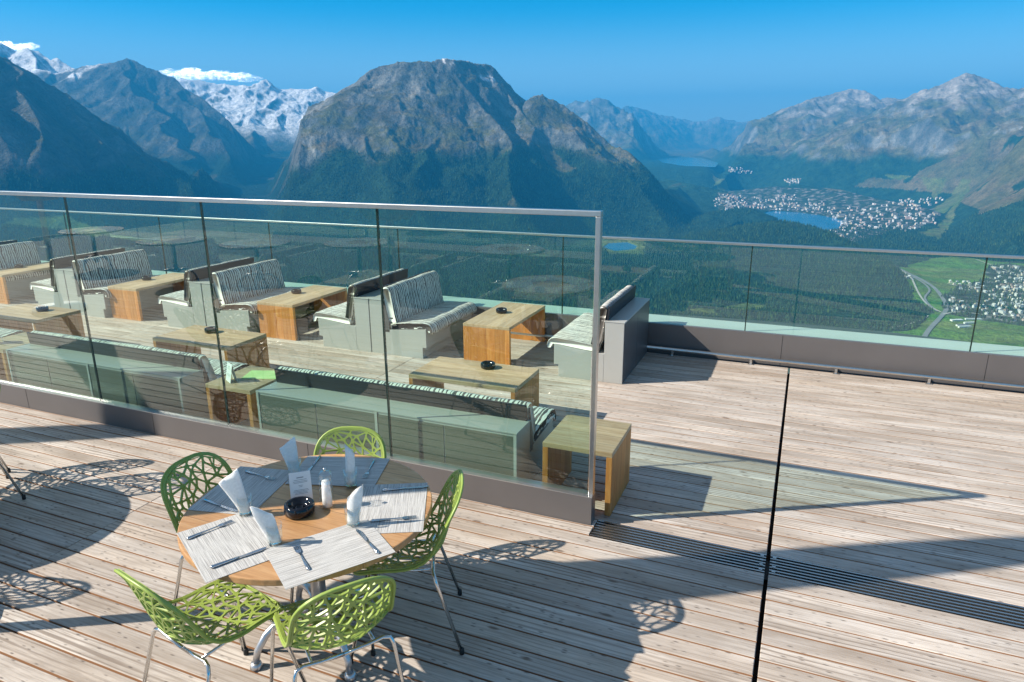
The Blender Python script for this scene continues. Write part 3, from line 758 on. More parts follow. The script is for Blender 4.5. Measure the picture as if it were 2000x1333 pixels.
# ================================================================== OFF-FRAME NEIGHBOURS (their shadows and reflections show)
ct2 = copy_tree(rt, (-5.35, 1.98, 0), .4, 'round teak table just outside the left edge, its shadow on the boards', 'round tables of the terrace')
rt['group'] = 'round tables of the terrace'
for p, f_, l in (((-5.17, 2.53), (-.35, -.93), 'green lattice chair at the left edge with only a leg tip in view'), ((-5.55, 2.62), (.2, -.98), 'green lattice chair behind the neighbouring table left of view'),
                 ((-5.98, 2.05), (1, 0), 'green lattice chair left of the neighbouring table, out of view'), ((-4.78, 1.66), (-.85, .5), 'green lattice chair right of the neighbouring table, its lattice shadow on the boards'),
                 ((-5.45, 1.36), (.1, .99), 'green lattice chair in front of the neighbouring table, out of view')):
    copy_tree(chair, (*p, 0), face(*f_), l, 'green chairs at neighbouring tables')
OT = [(-8.6, -1.4), (-7.0, -2.1), (-10.3, -1.2), (-4.3, -2.3), (-2.75, .1), (-13.0, -1.7)]
for k, (x, y_) in enumerate(OT):
    w_ = ['second', 'third', 'fourth', 'fifth', 'sixth', 'seventh'][k]
    copy_tree(rt, (x, y_, 0), k * .7, '%s round table outside the picture, mirrored in the glass' % w_, 'round tables of the terrace')
    for j in range(5):
        a = j * 2 * math.pi / 5 + k; o = rt_mat_proto.copy(); C.objects.link(o); o.location = (x + .36 * math.cos(a), y_ + .36 * math.sin(a), ZT + .0004 + .002 * (j % 2)); o.rotation_euler = (0, 0, a + math.pi / 2)
        tag(o, 'woven placemat on a table outside the picture, mirrored in the glass', 'placemat', 'placemats on tables outside the picture')
def make_parasol(H=5.0):
    t = empty('closed_parasol')
    MB().lathe([(.04, .0), (.04, H - .05), (.02, H)], 18).build('pole', M['alu'], t)
    MB().lathe([(.34, 0), (.36, .02), (.34, .07), (.06, .09), (.05, .25)], 32).build('base', M['alu'], t)
    mb = MB(); n = 40; prof = [(.19, 1.62), (.27, 1.72), (.24, 2.0), (.185, 2.5), (.165, 3.2), (.15, 3.9), (.12, 4.5), (.07, 4.85), (.03, 4.97)]
    mb.lathe(prof, n, mod=lambda a, z: 1 + .22 * math.cos(8 * a + z * .6)); mb.build('folded_canopy', M['canvas'], t)
    MB().lathe([(.172, 3.05), (.180, 3.06), (.180, 3.12), (.172, 3.13)], 24).build('tie_strap', M['canvas'], t)
    return t
pa = make_parasol(); pa.location = (-4.02, 1.54, 0)
tag(pa, 'closed canvas parasol left of view whose long shadow crosses the laid table', 'parasol', 'closed parasols outside the picture')
copy_tree(pa, (-10.1, 1.13, 0), .3, 'closed canvas parasol farther left whose shadow falls across the partition kerb')

# ================================================================== TERRAIN
FLOOR = -690.0
def hash2(ix, iy, sd):
    h = (ix.astype(np.int64) * 374761393 + iy.astype(np.int64) * 668265263 + sd * 974634777) & 0xFFFFFFFF
    h = ((h ^ (h >> 13)) * 1274126177) & 0xFFFFFFFF
    return ((h ^ (h >> 16)) & 0xFFFF) / 65535.0
def gnoise(x, y, sd=0):
    ix, iy = np.floor(x), np.floor(y); fx, fy = x - ix, y - iy
    u, v = fx * fx * fx * (fx * (fx * 6 - 15) + 10), fy * fy * fy * (fy * (fy * 6 - 15) + 10)
    def g(dx, dy):
        a = hash2(ix + dx, iy + dy, sd) * 2 * np.pi; return np.cos(a) * (fx - dx) + np.sin(a) * (fy - dy)
    return 1.5 * ((g(0, 0) * (1 - u) + g(1, 0) * u) * (1 - v) + (g(0, 1) * (1 - u) + g(1, 1) * u) * v)
def fbm(x, y, wl, octs, sd=0, gain=.5, ridged=False):
    s_ = 0; a = 1; t = 0
    for k in range(octs):
        n_ = gnoise(x / wl + 17.3 * k, y / wl - 9.1 * k, sd + k)
        if ridged: n_ = 1 - 2 * np.abs(n_)
        s_ = s_ + a * n_; t += a; a *= gain; wl *= .5
    return s_ / t
# ridge lines surveyed from the photograph: (px, py, km); slope, flattening length
RIDGES = [
 # central massif
 ([(503, 384, 5.9), (520, 350, 6.0), (545, 312, 6.1), (600, 236, 6.2), (655, 187, 6.3), (690, 161, 6.4), (715, 146, 6.4), (740, 136, 6.5), (770, 127, 6.5), (800, 122, 6.5), (840, 124, 6.5), (868, 119, 6.6), (885, 122, 6.6), (920, 123, 6.8), (945, 128, 6.9), (965, 138, 7.0), (985, 158, 7.0), (1027, 195, 7.0)], .78, 3000),
 ([(1020, 196, 7.0), (1045, 193, 6.8), (1060, 192, 6.7), (1080, 196, 6.7), (1100, 206, 6.7), (1140, 242, 6.6), (1190, 283, 6.5), (1240, 305, 6.4), (1270, 318, 6.4), (1330, 338, 6.3), (1400, 366, 6.0)], .66, 2600),
 ([(690, 161, 6.4), (672, 215, 6.0), (640, 285, 5.5), (600, 345, 5.0)], .85, 2400),
 ([(800, 122, 6.5), (778, 150, 6.3), (765, 190, 6.1), (740, 240, 5.8), (715, 290, 5.3), (700, 340, 4.9)], .9, 2200),
 ([(868, 119, 6.6), (862, 160, 6.4), (880, 190, 6.2), (868, 235, 5.9), (845, 280, 5.5), (815, 335, 5.0)], .95, 2200),
 ([(868, 119, 6.6), (905, 170, 6.3), (940, 205, 6.1), (975, 250, 5.8), (1000, 300, 5.4), (1020, 350, 5.0)], .9, 2200),
 ([(965, 138, 7.0), (1000, 200, 6.6), (1040, 245, 6.2), (1085, 290, 5.8), (1130, 340, 5.3)], .85, 2200),
 ([(1060, 188, 6.7), (1090, 240, 6.4), (1150, 300, 5.9), (1220, 360, 5.3)], .7, 2400),
 # left front mountain
 ([(-400, 20, 6.0), (-150, 70, 6.3), (0, 117, 6.6), (35, 131, 6.7), (70, 152, 6.7), (140, 193, 6.6), (210, 256, 6.4), (270, 301, 6.2), (325, 336, 6.0), (413, 371, 5.7), (480, 392, 5.5)], .72, 2800),
 ([(0, 117, 6.6), (45, 190, 6.0), (75, 240, 5.7), (80, 300, 5.3), (50, 360, 4.9)], .8, 2400),
 ([(-150, 70, 6.3), (-110, 200, 5.5), (-60, 330, 4.8)], .75, 2400),
 ([(140, 193, 6.6), (175, 260, 6.1), (190, 330, 5.6)], .85, 2400),
 # shaded pyramid behind it
 ([(60, 160, 11.8), (100, 151, 11.5), (150, 137, 11.3), (200, 124, 11.1), (230, 117, 11), (247, 113, 11), (262, 119, 11), (290, 133, 10.8), (320, 147, 10.7), (340, 152, 10.6), (395, 197, 10.2), (450, 238, 9.8), (520, 287, 9.3), (548, 308, 8.7), (530, 345, 7.8), (500, 380, 7.0)], .8, 3500),
 ([(247, 113, 11), (255, 160, 10.4), (300, 215, 9.6), (350, 275, 8.8), (380, 330, 8.0)], .8, 3200),
 ([(150, 137, 11.3), (165, 175, 10.6), (215, 235, 9.7), (280, 290, 8.8)], .8, 3200),
 ([(340, 152, 10.6), (355, 200, 10.0), (410, 255, 9.2), (450, 310, 8.3)], .8, 3200),
 # high snowy range
 ([(-300, 60, 12.46), (-100, 78, 12.46), (-20, 84, 12.46), (15, 92, 12.46), (30, 100, 12.46), (55, 97, 12.28), (72, 101, 12.28), (100, 120, 12.10), (112, 117, 12.10), (140, 134, 11.93), (180, 150, 11.75)], .8, 4000),
 ([(55, 97, 12.28), (70, 125, 11.75), (95, 150, 11.21)], .9, 4000),
 ([(300, 160, 14.5), (350, 158, 14.5), (400, 163, 14.5), (440, 168, 14.5), (475, 168, 14.3), (500, 173, 14.2), (519, 158, 14), (535, 172, 14), (560, 178, 14), (600, 174, 14), (618, 170, 14), (632, 182, 14), (660, 184, 13.8), (700, 186, 13.8)], .55, 4000),
 ([(440, 168, 14.5), (445, 195, 13.4), (470, 235, 12.4), (495, 270, 11.4)], .8, 3000),
 ([(519, 158, 14), (530, 200, 13.2), (545, 240, 12.3)], .8, 3000),
 ([(600, 174, 14), (610, 215, 13.0), (600, 250, 12.2)], .7, 3000),
 # blue ranges up the valley
 ([(1080, 222, 18), (1110, 206, 18), (1130, 200, 17), (1150, 201, 17), (1165, 192, 17), (1185, 194, 17), (1200, 203, 17), (1215, 212, 16.8), (1235, 214, 16.6), (1250, 227, 16.4), (1290, 247, 16), (1320, 263, 15.5), (1380, 286, 15), (1430, 297, 14.5)], .6, 5000),
 ([(1165, 192, 17), (1190, 240, 15.8), (1230, 280, 14.6)], .6, 4000),
 ([(1100, 225, 24), (1200, 216, 25), (1225, 208, 25), (1260, 214, 26), (1285, 224, 27), (1330, 231, 28), (1360, 237, 28), (1385, 236, 28), (1405, 228, 28), (1425, 235, 28), (1450, 238, 28), (1475, 237, 27), (1500, 246, 26), (1560, 252, 25)], .5, 9000),
 ([(1250, 300, 17.2), (1300, 284, 17.3), (1345, 274, 17.3), (1390, 290, 17.2), (1420, 303, 17)], .35, 3000),
 # right hand range
 ([(1385, 308, 11.72), (1430, 281, 12.21), (1480, 247, 12.70), (1500, 232, 12.94), (1530, 216, 13.43), (1560, 203, 13.43), (1580, 199, 13.43), (1600, 191, 13.67), (1625, 188, 13.80), (1650, 179, 13.92), (1668, 177, 14.04), (1690, 181, 13.92), (1715, 199, 13.67), (1735, 193, 13.80), (1760, 197, 13.80), (1790, 192, 13.67), (1830, 200, 13.43)], .55, 4500),
 ([(1600, 191, 13.67), (1622, 235, 12.70), (1618, 270, 11.84), (1560, 320, 10.87)], .7, 3500),
 ([(1530, 216, 13.43), (1520, 270, 12.09), (1480, 315, 10.99)], .6, 3500),
 ([(1668, 177, 14.04), (1695, 225, 12.94), (1690, 270, 11.97)], .7, 3500),
 ([(1780, 200, 12.51), (1810, 190, 12.26), (1840, 171, 12.00), (1860, 160, 11.88), (1880, 148, 11.88), (1895, 145, 11.88), (1912, 150, 11.88), (1935, 161, 11.88), (1960, 176, 11.88), (1985, 179, 11.75), (2010, 170, 11.49), (2100, 175, 11.49), (2250, 150, 11.49)], .62, 4500),
 ([(1895, 145, 11.88), (1875, 185, 11.23), (1850, 215, 10.60), (1790, 245, 9.83), (1700, 292, 9.06), (1600, 335, 8.81)], .6, 3500),
 ([(1935, 161, 11.88), (1935, 215, 10.85), (1900, 245, 10.09), (1830, 285, 9.20)], .6, 3500),
 ([(2050, 172, 11.49), (2030, 225, 10.09), (1990, 255, 9.20)], .6, 3500),
 ([(2300, 170, 7.4), (2100, 222, 7.5), (2040, 240, 7.6), (2000, 252, 7.7), (1950, 270, 7.7), (1900, 287, 7.7), (1850, 305, 7.8), (1800, 325, 7.9), (1740, 348, 8.1), (1680, 365, 8.4)], .34, 4000),
 ([(2400, 250, 5.0), (2150, 295, 5.3), (2050, 325, 5.4), (2000, 346, 5.5), (1940, 362, 5.6), (1890, 380, 5.7), (1862, 408, 5.7), (1840, 445, 5.5), (1835, 470, 5.1)], .42, 9000),
 # forested hills of the valley floor
 ([(1410, 470, 5.3), (1440, 448, 5.1), (1470, 437, 5.0), (1520, 430, 4.9), (1580, 440, 4.8), (1630, 459, 4.6), (1680, 488, 4.3), (1740, 525, 3.8)], .33, 1500),
 ([(1300, 440, 6.0), (1390, 418, 6.2), (1440, 407, 6.4), (1475, 410, 6.4), (1492, 424, 6.3)], .28, 1500),
 ([(1440, 372, 9.3), (1500, 366, 9.2), (1570, 362, 9.0), (1640, 372, 8.6), (1720, 390, 8.0), (1780, 400, 7.4)], .22, 1500),
 ([(1300, 352, 8.6), (1360, 362, 8.2), (1420, 375, 8.0)], .3, 1500),
 ([(-200, 455, 3.9), (0, 448, 4.2), (150, 455, 4.3), (300, 475, 4.2), (420, 500, 4.0)], .22, 1500),
 ([(500, 440, 4.9), (700, 455, 4.6), (900, 470, 4.3), (1050, 490, 4.1)], .2, 1500),
]
HILLS_FROM = next(i for i, r_ in enumerate(RIDGES) if r_[0][0] == (1410, 470, 5.3))
SEG = []; rj = random.Random(4)
for ri_, (pts, sl, L) in enumerate(RIDGES):
    P3 = [at_r(a, b, c * 1000) for a, b, c in pts]; spur = len(pts) <= 6 and ri_ < HILLS_FROM; fine = [P3[0]]
    for p, q in zip(P3[:-1], P3[1:]):
        ln = math.hypot(q[0] - p[0], q[1] - p[1]); k = 1 if ri_ >= HILLS_FROM else max(1, min(4, int(ln / 170)))
        for t_ in range(1, k + 1):
            f_ = t_ / k; c = p + (q - p) * f_
            if t_ < k:
                nx, ny = -(q[1] - p[1]) / ln, (q[0] - p[0]) / ln; jt = rj.uniform(-1, 1) * ln * (.16 if spur else .05)
                c = c + np.array([nx * jt, ny * jt, rj.uniform(-1, 1) * (22 if spur else 9)])
            fine.append(c)
    for p, q in zip(fine[:-1], fine[1:]): SEG.append((p, q, sl, L, ri_ >= HILLS_FROM))
def poly_ground(pts, z=FLOOR): return [tuple(at_z(a, b, z)[:2]) for a, b in pts]
# flat valley bottoms, surveyed: the mountains' feet stop at their edges
CORR = [poly_ground([(-900, 580), (-300, 560), (0, 550), (300, 520), (480, 490), (700, 512), (1000, 512), (1120, 515), (1150, 466), (1262, 460), (1300, 500), (1365, 455), (1400, 400), (1412, 382), (1460, 374), (1560, 384), (1700, 392), (1790, 402), (1830, 440), (1850, 480), (1900, 505), (2050, 515), (2400, 560), (3000, 600), (2600, 1300), (-900, 1300)]),
        poly_ground([(1275, 309), (1330, 304), (1380, 308), (1404, 320), (1394, 334), (1360, 338), (1290, 326)], -400),
        [tuple(at_r(a, 380, c)[:2]) for a, c in ((430, 5000), (452, 6300), (490, 8200), (515, 10000), (540, 10200), (538, 9000), (512, 7600), (509, 6300), (504, 5200), (470, 4700))]]
def dist_poly(x, y, poly):
    d = np.full(x.shape, 1e9); n = len(poly)
    for i in range(n):
        (ax, ay), (bx, by) = poly[i], poly[(i + 1) % n]; ex, ey = bx - ax, by - ay
        t = np.clip(((x - ax) * ex + (y - ay) * ey) / (ex * ex + ey * ey + 1e-9), 0, 1)
        d = np.minimum(d, np.hypot(x - ax - t * ex, y - ay - t * ey))
    return np.where(inside(x, y, poly), 0, d)
def inside(x, y, poly):
    r_ = np.zeros(x.shape, bool); n = len(poly); j = n - 1
    for i in range(n):
        xi, yi = poly[i]; xj, yj = poly[j]
        c = ((yi > y) != (yj > y)) & (x < (xj - xi) * (y - yi) / ((yj - yi) or 1e-9) + xi); r_ ^= c; j = i
    return r_
def smooth(a, b, x): t = np.clip((x - a) / (b - a), 0, 1); return t * t * (3 - 2 * t)
def base_floor(x, y):
    r = np.hypot(x, y); z = np.full_like(x, FLOOR)
    az = np.degrees(np.arctan2(-x, y)) - 22.808          # left of the view axis is positive
    ros = smooth(7.5, 9.5, az + smooth(5000, 11000, r) * 4) * smooth(34, 26, az)
    z = z + ros * np.clip((r - 5000) / 7000, 0, 1.3) * 560
    up = smooth(-2, -5, az) * smooth(-18, -15, az)
    z = z + up * (smooth(8900, 10600, r) * 290 + np.clip((r - 16500) / 9000, 0, 1) * 120)
    return z, r, az
def terrain(x, y):
    z, r, az = base_floor(x, y); zf = z.copy(); best = np.full_like(x, -1e9); dn = np.full_like(x, 1e9)
    wx = fbm(x, y, 1500, 4, 3) * 230; wy = fbm(x + 9000, y, 1500, 4, 5) * 230
    mk = smooth(0, 1, 1)
    hill = best.copy(); rrow = r[:, 0]; acol = np.radians(az[0]) + math.radians(22.808)
    for p, q, sl, L, ish in SEG:
        reach = min((max(p[2], q[2]) + 760) / sl * 1.9 + 250, 7500); r1, r2 = math.hypot(p[0], p[1]), math.hypot(q[0], q[1])
        a1, a2 = math.atan2(-p[0], p[1]), math.atan2(-q[0], q[1]); da = math.asin(min(.99, reach / max(min(r1, r2), reach * 1.02)))
        i0, i1 = np.searchsorted(rrow, [min(r1, r2) - reach, max(r1, r2) + reach]); cs = np.where((acol > min(a1, a2) - da) & (acol < max(a1, a2) + da))[0]
        if i1 <= i0 or len(cs) == 0: continue
        sl_ = (slice(i0, i1), slice(cs[0], cs[-1] + 1)); X, Y = x[sl_], y[sl_]
        ex, ey = q[0] - p[0], q[1] - p[1]; l2 = ex * ex + ey * ey
        t = np.clip(((X - p[0]) * ex + (Y - p[1]) * ey) / l2, 0, 1); ox, oy = X - (p[0] + t * ex), Y - (p[1] + t * ey)
        d0 = np.hypot(ox, oy); dn[sl_] = np.minimum(dn[sl_], d0); fade = np.clip((d0 - 60) / 640, 0, 1)
        d = np.hypot(ox + wx[sl_] * fade, oy + wy[sl_] * fade); lee = -(ox * SUN[0] + oy * SUN[1]) / (d0 + 1) / math.hypot(SUN[0], SUN[1])
        h = p[2] + t * (q[2] - p[2]) - sl * L * np.log1p(d * (1 + .5 * np.clip(lee, -.25, 1)) / L)
        if ish: hill[sl_] = np.maximum(hill[sl_], h)
        else: best[sl_] = np.maximum(best[sl_], h)
    cap = np.minimum(dist_poly(x, y, CORR[0]), np.minimum(dist_poly(x, y, CORR[1]) * 1.8, dist_poly(x, y, CORR[2]) * 2.15)) * (1 + .35 * gnoise(x / 800, y / 800, 77))
    best = np.maximum(np.minimum(best, zf - 60 + cap * .5 + cap * cap / 2400), hill)
    hgt = np.clip(best - z, 0, None)
    z = np.where(best > z, best, z); k = 40.0
    dd = best - zf; z = zf + np.where(dd > k, dd, np.where(dd < -k, 0, (dd + k) ** 2 / (4 * k)))
    up = smooth(30, 500, z - zf)
    dist = smooth(9000, 20000, r)
    rg = fbm(x, y, 900, 6, 21, .62, True); n2 = fbm(x, y, 260, 4, 31)
    top = 1
    amp = .45 + .55 * smooth(0, 320, dn)
    z = z + up * amp * ((rg - .35) * (170 + 60 * dist) + n2 * 34) + (1 - up) * fbm(x, y, 700, 3, 41) * 9
    # hillside falling away beneath the terrace
    z = np.where(r < 2400, np.minimum(z, np.maximum(FLOOR, -14 - .40 * r)) if True else z, z)
    near = np.maximum(-14 - .42 * r, FLOOR - 2)
    z = np.where(r < 1900, np.maximum(near, np.minimum(z, near + 5)), z)
    return z, zf, rg, n2
MEADOW = [poly_ground(p) for p in (
 [(1742, 532), (1790, 515), (1850, 500), (1900, 505), (2100, 530), (2300, 560), (2300, 1000), (1640, 1000), (1745, 665), (1725, 650), (1790, 640), (1822, 612), (1800, 597), (1765, 562)],
 [(1650, 378), (1720, 366), (1850, 345), (1900, 380), (1830, 402), (1780, 392), (1700, 385)],
 [(1800, 412), (1900, 395), (1885, 405), (1840, 425)], [(1830, 445), (1870, 408), (1880, 412), (1850, 450), (1830, 468), (1790, 455)],
 [(1388, 372), (1430, 378), (1445, 384), (1400, 382)], [(1470, 380), (1505, 382), (1500, 390), (1468, 388)], [(1445, 352), (1510, 348), (1512, 357), (1450, 357)],
 [(20, 520), (120, 505), (330, 515), (350, 535), (150, 545), (0, 540)], [(1420, 598), (1450, 592), (1490, 598), (1480, 606), (1430, 606)], [(1355, 605), (1405, 606), (1395, 616), (1350, 614)],
 [(1150, 470), (1230, 462), (1262, 474), (1255, 500), (1190, 498)])]
TOWN = poly_ground([(1392, 386), (1420, 378), (1500, 386), (1540, 378), (1600, 392), (1700, 402), (1780, 400), (1825, 410), (1835, 430), (1800, 445), (1745, 450), (1690, 468), (1660, 485), (1630, 462), (1620, 440), (1580, 422), (1490, 411), (1405, 417)])
VILL = poly_ground([(1840, 585), (1870, 560), (1930, 545), (1925, 520), (1965, 515), (2100, 540), (2200, 640), (2010, 640), (1920, 628), (1850, 615)])
LAKE = poly_ground([(1488, 416), (1510, 411), (1560, 414), (1610, 421), (1650, 430), (1640, 446), (1600, 452), (1500, 466), (1440, 470), (1395, 462), (1398, 452), (1450, 440), (1485, 432)], FLOOR)
POND = poly_ground([(1178, 482), (1190, 474), (1225, 472), (1245, 479), (1240, 487), (1200, 490)], FLOOR)
rr = np.concatenate([np.geomspace(300, 1900, 24), np.geomspace(1945, 8000, 430), np.geomspace(8035, 16000, 260), np.geomspace(16090, 42000, 120)]); NR, NA = len(rr), 1240
aa = np.radians(22.808 + np.linspace(46, -46, NA))
AZ, RG_ = np.meshgrid(aa, rr)
TX, TY = -np.sin(AZ) * RG_, np.cos(AZ) * RG_
TZ, ZF, RGN, N2 = terrain(TX, TY)
for pl in (LAKE, POND):
    TZ = np.where(inside(TX, TY, pl) & (TZ < FLOOR + 40), FLOOR - 18, TZ)
FLAKE = poly_ground([(1283, 311), (1330, 306), (1372, 309), (1402, 318), (1396, 326), (1340, 325), (1295, 318)], -400)
TZ = np.where(inside(TX, TY, FLAKE), -425, TZ)
# ---- land cover (albedo, with shade mixed into the left mountains)
dzr = np.gradient(TZ, axis=0) / np.gradient(RG_, axis=0); dza = np.gradient(TZ, axis=1) / (np.abs(np.gradient(AZ, axis=1)) * RG_)
SL = np.hypot(dzr, dza); big = fbm(TX, TY, 1400, 4, 61); med = fbm(TX, TY, 300, 4, 71); sml = fbm(TX, TY, 70, 3, 81)
azd = np.degrees(AZ) - 22.808
def C3(c): return np.array(c)[None, None, :]
def mixc(a, b, t): return a * (1 - t[..., None]) + b * t[..., None]
forest = C3((.026, .060, .028)) * (1 + .45 * sml[..., None] + .25 * med[..., None])
grass = mixc(np.broadcast_to(C3((.105, .105, .045)), forest.shape), np.broadcast_to(C3((.17, .135, .075)), forest.shape), smooth(-.3, .4, med))
rock = mixc(np.broadcast_to(C3((.088, .097, .092)), forest.shape), np.broadcast_to(C3((.215, .21, .19)), forest.shape), smooth(-.35, .45, med + .4 * sml))
scree = C3((.42, .36, .31)) * (1 + .2 * sml[..., None])
meadow = mixc(np.broadcast_to(C3((.10, .235, .03)), forest.shape), np.broadcast_to(C3((.17, .23, .055)), forest.shape), smooth(-.25, .35, fbm(TX * 1, TY * 2.5, 520, 3, 91)))
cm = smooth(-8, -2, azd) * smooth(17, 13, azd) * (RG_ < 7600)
tone_and_shade = 1 - .22 * cm - .52 * smooth(15, 18, azd)  # central massif toned down; left mountains' shade worked into their colour
snow = np.broadcast_to(C3((.86, .86, .88)), forest.shape)
right = smooth(-8, -14, azd)
tl = -190 + 130 * big + 130 * med + right * -40 + 50 * (RGN - .3) + cm * 110
col = mixc(grass, rock, smooth(.50, .95, -.30 * right * smooth(650, 200, TZ) + SL + .30 * med + .25 * sml + (TZ - 200) / 1300))
col = mixc(col, scree, right * smooth(250, 800, TZ + 450 * med + 90 * big) * .6)
gul = fbm(TX, TY, 420, 5, 131, .6, True)
col = col * (1 + .95 * np.clip(gul - .25, -.6, .6) * smooth(-500, -100, TZ))[..., None]
col = mixc(col, forest, smooth(60, -60, TZ - tl) * smooth(19000, 14000, RG_))
dry = smooth(.3, .38, fbm(TX, TY, 420, 4, 95)) * smooth(-600, -330, TZ) * (RG_ < 9000)
col = mixc(col, grass * 1.15, dry * smooth(60, -60, TZ - tl) * .8)
M6 = inside(TX, TY, [tuple(at_r(a, b, c)[:2]) for a, b, c in ((2500, 150, 9200), (2000, 240, 9200), (1700, 340, 9600), (1560, 352, 9300), (1700, 375, 7900), (1850, 385, 6700), (2000, 352, 6100), (2500, 300, 6000))]) & (TZ > -560)
col = np.where(M6[..., None], mixc(grass * 1.15, forest, smooth(.22, .3, med + .3 * big)), col)
col = col * tone_and_shade[..., None]
sn = smooth(0, 160, TZ - (800 + 330 * med + 300 * smooth(15.5, 13.5, azd - 14)) + 420 * (RG_ > 11700)) * smooth(1.5, .9, SL) * (RG_ > 9500) * (azd > 6) * (RG_ < 16000)
sn = np.maximum(sn, smooth(11300, 12500, RG_) * smooth(-120, 220, TZ + 320 * med) * smooth(1.25, .8, SL + .3 * sml) * (azd > 6) * (RG_ < 16000))
cen = (RG_ > 6000) & (RG_ < 7600) & (azd > .8) & (azd < 5.2) & (TZ > 520)
sn = np.maximum(sn, cen * smooth(.2, .28, med + .3 * sml) * .9)
col = mixc(col, snow, np.clip(sn, 0, 1))
mdw = np.zeros(TX.shape, bool)
wob = (fbm(TX, TY, 160, 3, 101) * 45, fbm(TX, TY, 160, 3, 102) * 45)
lush = inside(TX + wob[0], TY + wob[1], MEADOW[0])
for pl in MEADOW: mdw |= inside(TX + wob[0], TY + wob[1], pl)
mdw &= TZ < -420
col = np.where(mdw[..., None], np.where(lush[..., None], meadow, .45 * meadow + .6 * grass) * (1 + .10 * sml[..., None]), col)
twn = inside(TX + wob[0], TY + wob[1], TOWN) | inside(TX + wob[0] * .6, TY + wob[1] * .6, VILL)
twn &= TZ < FLOOR + 140
col = np.where(twn[..., None], mixc(C3((.05, .075, .035)) + 0 * forest, C3((.26, .25, .23)) + 0 * forest, smooth(.05, .3, sml)), col)
fmask = (smooth(60, -60, TZ - tl) > .5) & ~mdw & ~twn & ~M6 & (dry < .5) & ~inside(TX, TY, LAKE) & ~inside(TX, TY, POND)
def terrain_mat():
    a = NT('mountain_land_cover'); at = a.n('ShaderNodeAttribute', attribute_name='cover')
    c = a.coord()
    n1 = a.noise(c, .011, 7, .68); n2 = a.noise(c, .06, 4, .6)
    g = a.math('ADD', a.math('MULTIPLY', n1, .6), a.math('MULTIPLY', n2, .4))
    col = a.mix(1, at.outputs[0], a.ramp(g, [(.36, .5), (.5, 1), (.64, 1.55)]), 'MULTIPLY')
    a.set(Base_Color=col, Roughness=.95, Specular_IOR_Level=.05)
    n3 = a.noise(c, .028, 5, .7); a.bump(a.math('ADD', a.math('MULTIPLY', n1, .7), a.math('MULTIPLY', n3, .5)), 1.0, 55)
    return a.mat
idx = np.arange(NR * NA).reshape(NR, NA)
F = np.stack([idx[:-1, :-1], idx[:-1, 1:], idx[1:, 1:], idx[1:, :-1]], -1).reshape(-1, 4)[:, ::-1]
V = np.stack([TX, TY, TZ], -1).reshape(-1, 3)
M['terrain'] = terrain_mat()
tag(np_mesh('mountain_terrain', V, F, M['terrain'], smooth=True, attrs={'cover': np.clip(col, 0, 1).reshape(-1, 3)}), kind='structure')
# the ground all round, reaching the horizon
n = 96; rings = [0, 280, 3000, 15000, 48000]; GV = [(0, 0, -160)]; GF = []
for r_ in rings[1:]:
    for k in range(n): GV.append((r_ * math.cos(2 * math.pi * k / n), r_ * math.sin(2 * math.pi * k / n), -170 if r_ == 280 else FLOOR - 30))
gm = MB(); gm.add(GV, [(0, 1 + k, 1 + (k + 1) % n) for k in range(n)] + [(1 + j * n + k, 1 + (j + 1) * n + k, 1 + (j + 1) * n + (k + 1) % n, 1 + j * n + (k + 1) % n) for j in range(3) for k in range(n)])
tag(gm.build('valley_ground', plain('valley_grass', (.05, .075, .04), .95, 0, .3, .002)), kind='structure')
# water
def water_mat(name, col):
    a = NT(name); a.set(Base_Color=col, Roughness=.12, Specular_IOR_Level=.5); a.bump(a.noise(a.coord(), .05, 3), .15, 2); return a.mat
wm = water_mat('lake_water', (.0, .20, .46))
def sheet(name, poly, z, mat, grow=1.04):
    cx = sum(p[0] for p in poly) / len(poly); cy = sum(p[1] for p in poly) / len(poly)
    me = MB().add([(cx + (x - cx) * grow, cy + (y - cy) * grow, z) for x, y in poly], [tuple(range(len(poly)))])
    return me.build(name, mat)
tag(sheet('lake', LAKE, FLOOR - 6, wm, 1.05), kind='structure')
tag(sheet('pond', POND, FLOOR - 6, wm, 1.1), kind='structure')
tag(sheet('far_lake', FLAKE, -404, water_mat('far_lake_water', (.03, .16, .24)), 1.02), kind='structure')
def ground_z(x, y):
    r = math.hypot(x, y); a_ = math.atan2(-x, y); i = np.interp(math.log(r), np.log(rr), np.arange(NR)); j = np.interp(-a_, -aa, np.arange(NA))
    i0, j0 = int(min(i, NR - 2)), int(min(j, NA - 2)); fi, fj = i - i0, j - j0
    return float((TZ[i0, j0] * (1 - fi) + TZ[i0 + 1, j0] * fi) * (1 - fj) + (TZ[i0, j0 + 1] * (1 - fi) + TZ[i0 + 1, j0 + 1] * fi) * fj)
def road(name, pts, wd, mat, lift=3):
    P_ = [at_z(a, b, FLOOR)[:2] for a, b in pts]; Q = []
    for i in range(len(P_) - 1):
        p0, p1, p2, p3 = P_[max(i - 1, 0)], P_[i], P_[i + 1], P_[min(i + 2, len(P_) - 1)]
        for t in np.linspace(0, 1, 9)[:-1]:
            Q.append(.5 * ((2 * p1) + (-p0 + p2) * t + (2 * p0 - 5 * p1 + 4 * p2 - p3) * t * t + (-p0 + 3 * p1 - 3 * p2 + p3) * t ** 3))
    Q.append(P_[-1]); vs = []
    for i, q in enumerate(Q):
        d = Q[min(i + 1, len(Q) - 1)] - Q[max(i - 1, 0)]; d = d / np.linalg.norm(d); nx, ny = -d[1], d[0]; z = ground_z(q[0], q[1]) + lift
        vs += [(q[0] + nx * wd / 2, q[1] + ny * wd / 2, z), (q[0] - nx * wd / 2, q[1] - ny * wd / 2, z)]
    mb = MB().add(vs, [(2 * i, 2 * i + 1, 2 * i + 3, 2 * i + 2) for i in range(len(Q) - 1)]); return tag(mb.build(name, mat), kind='structure')
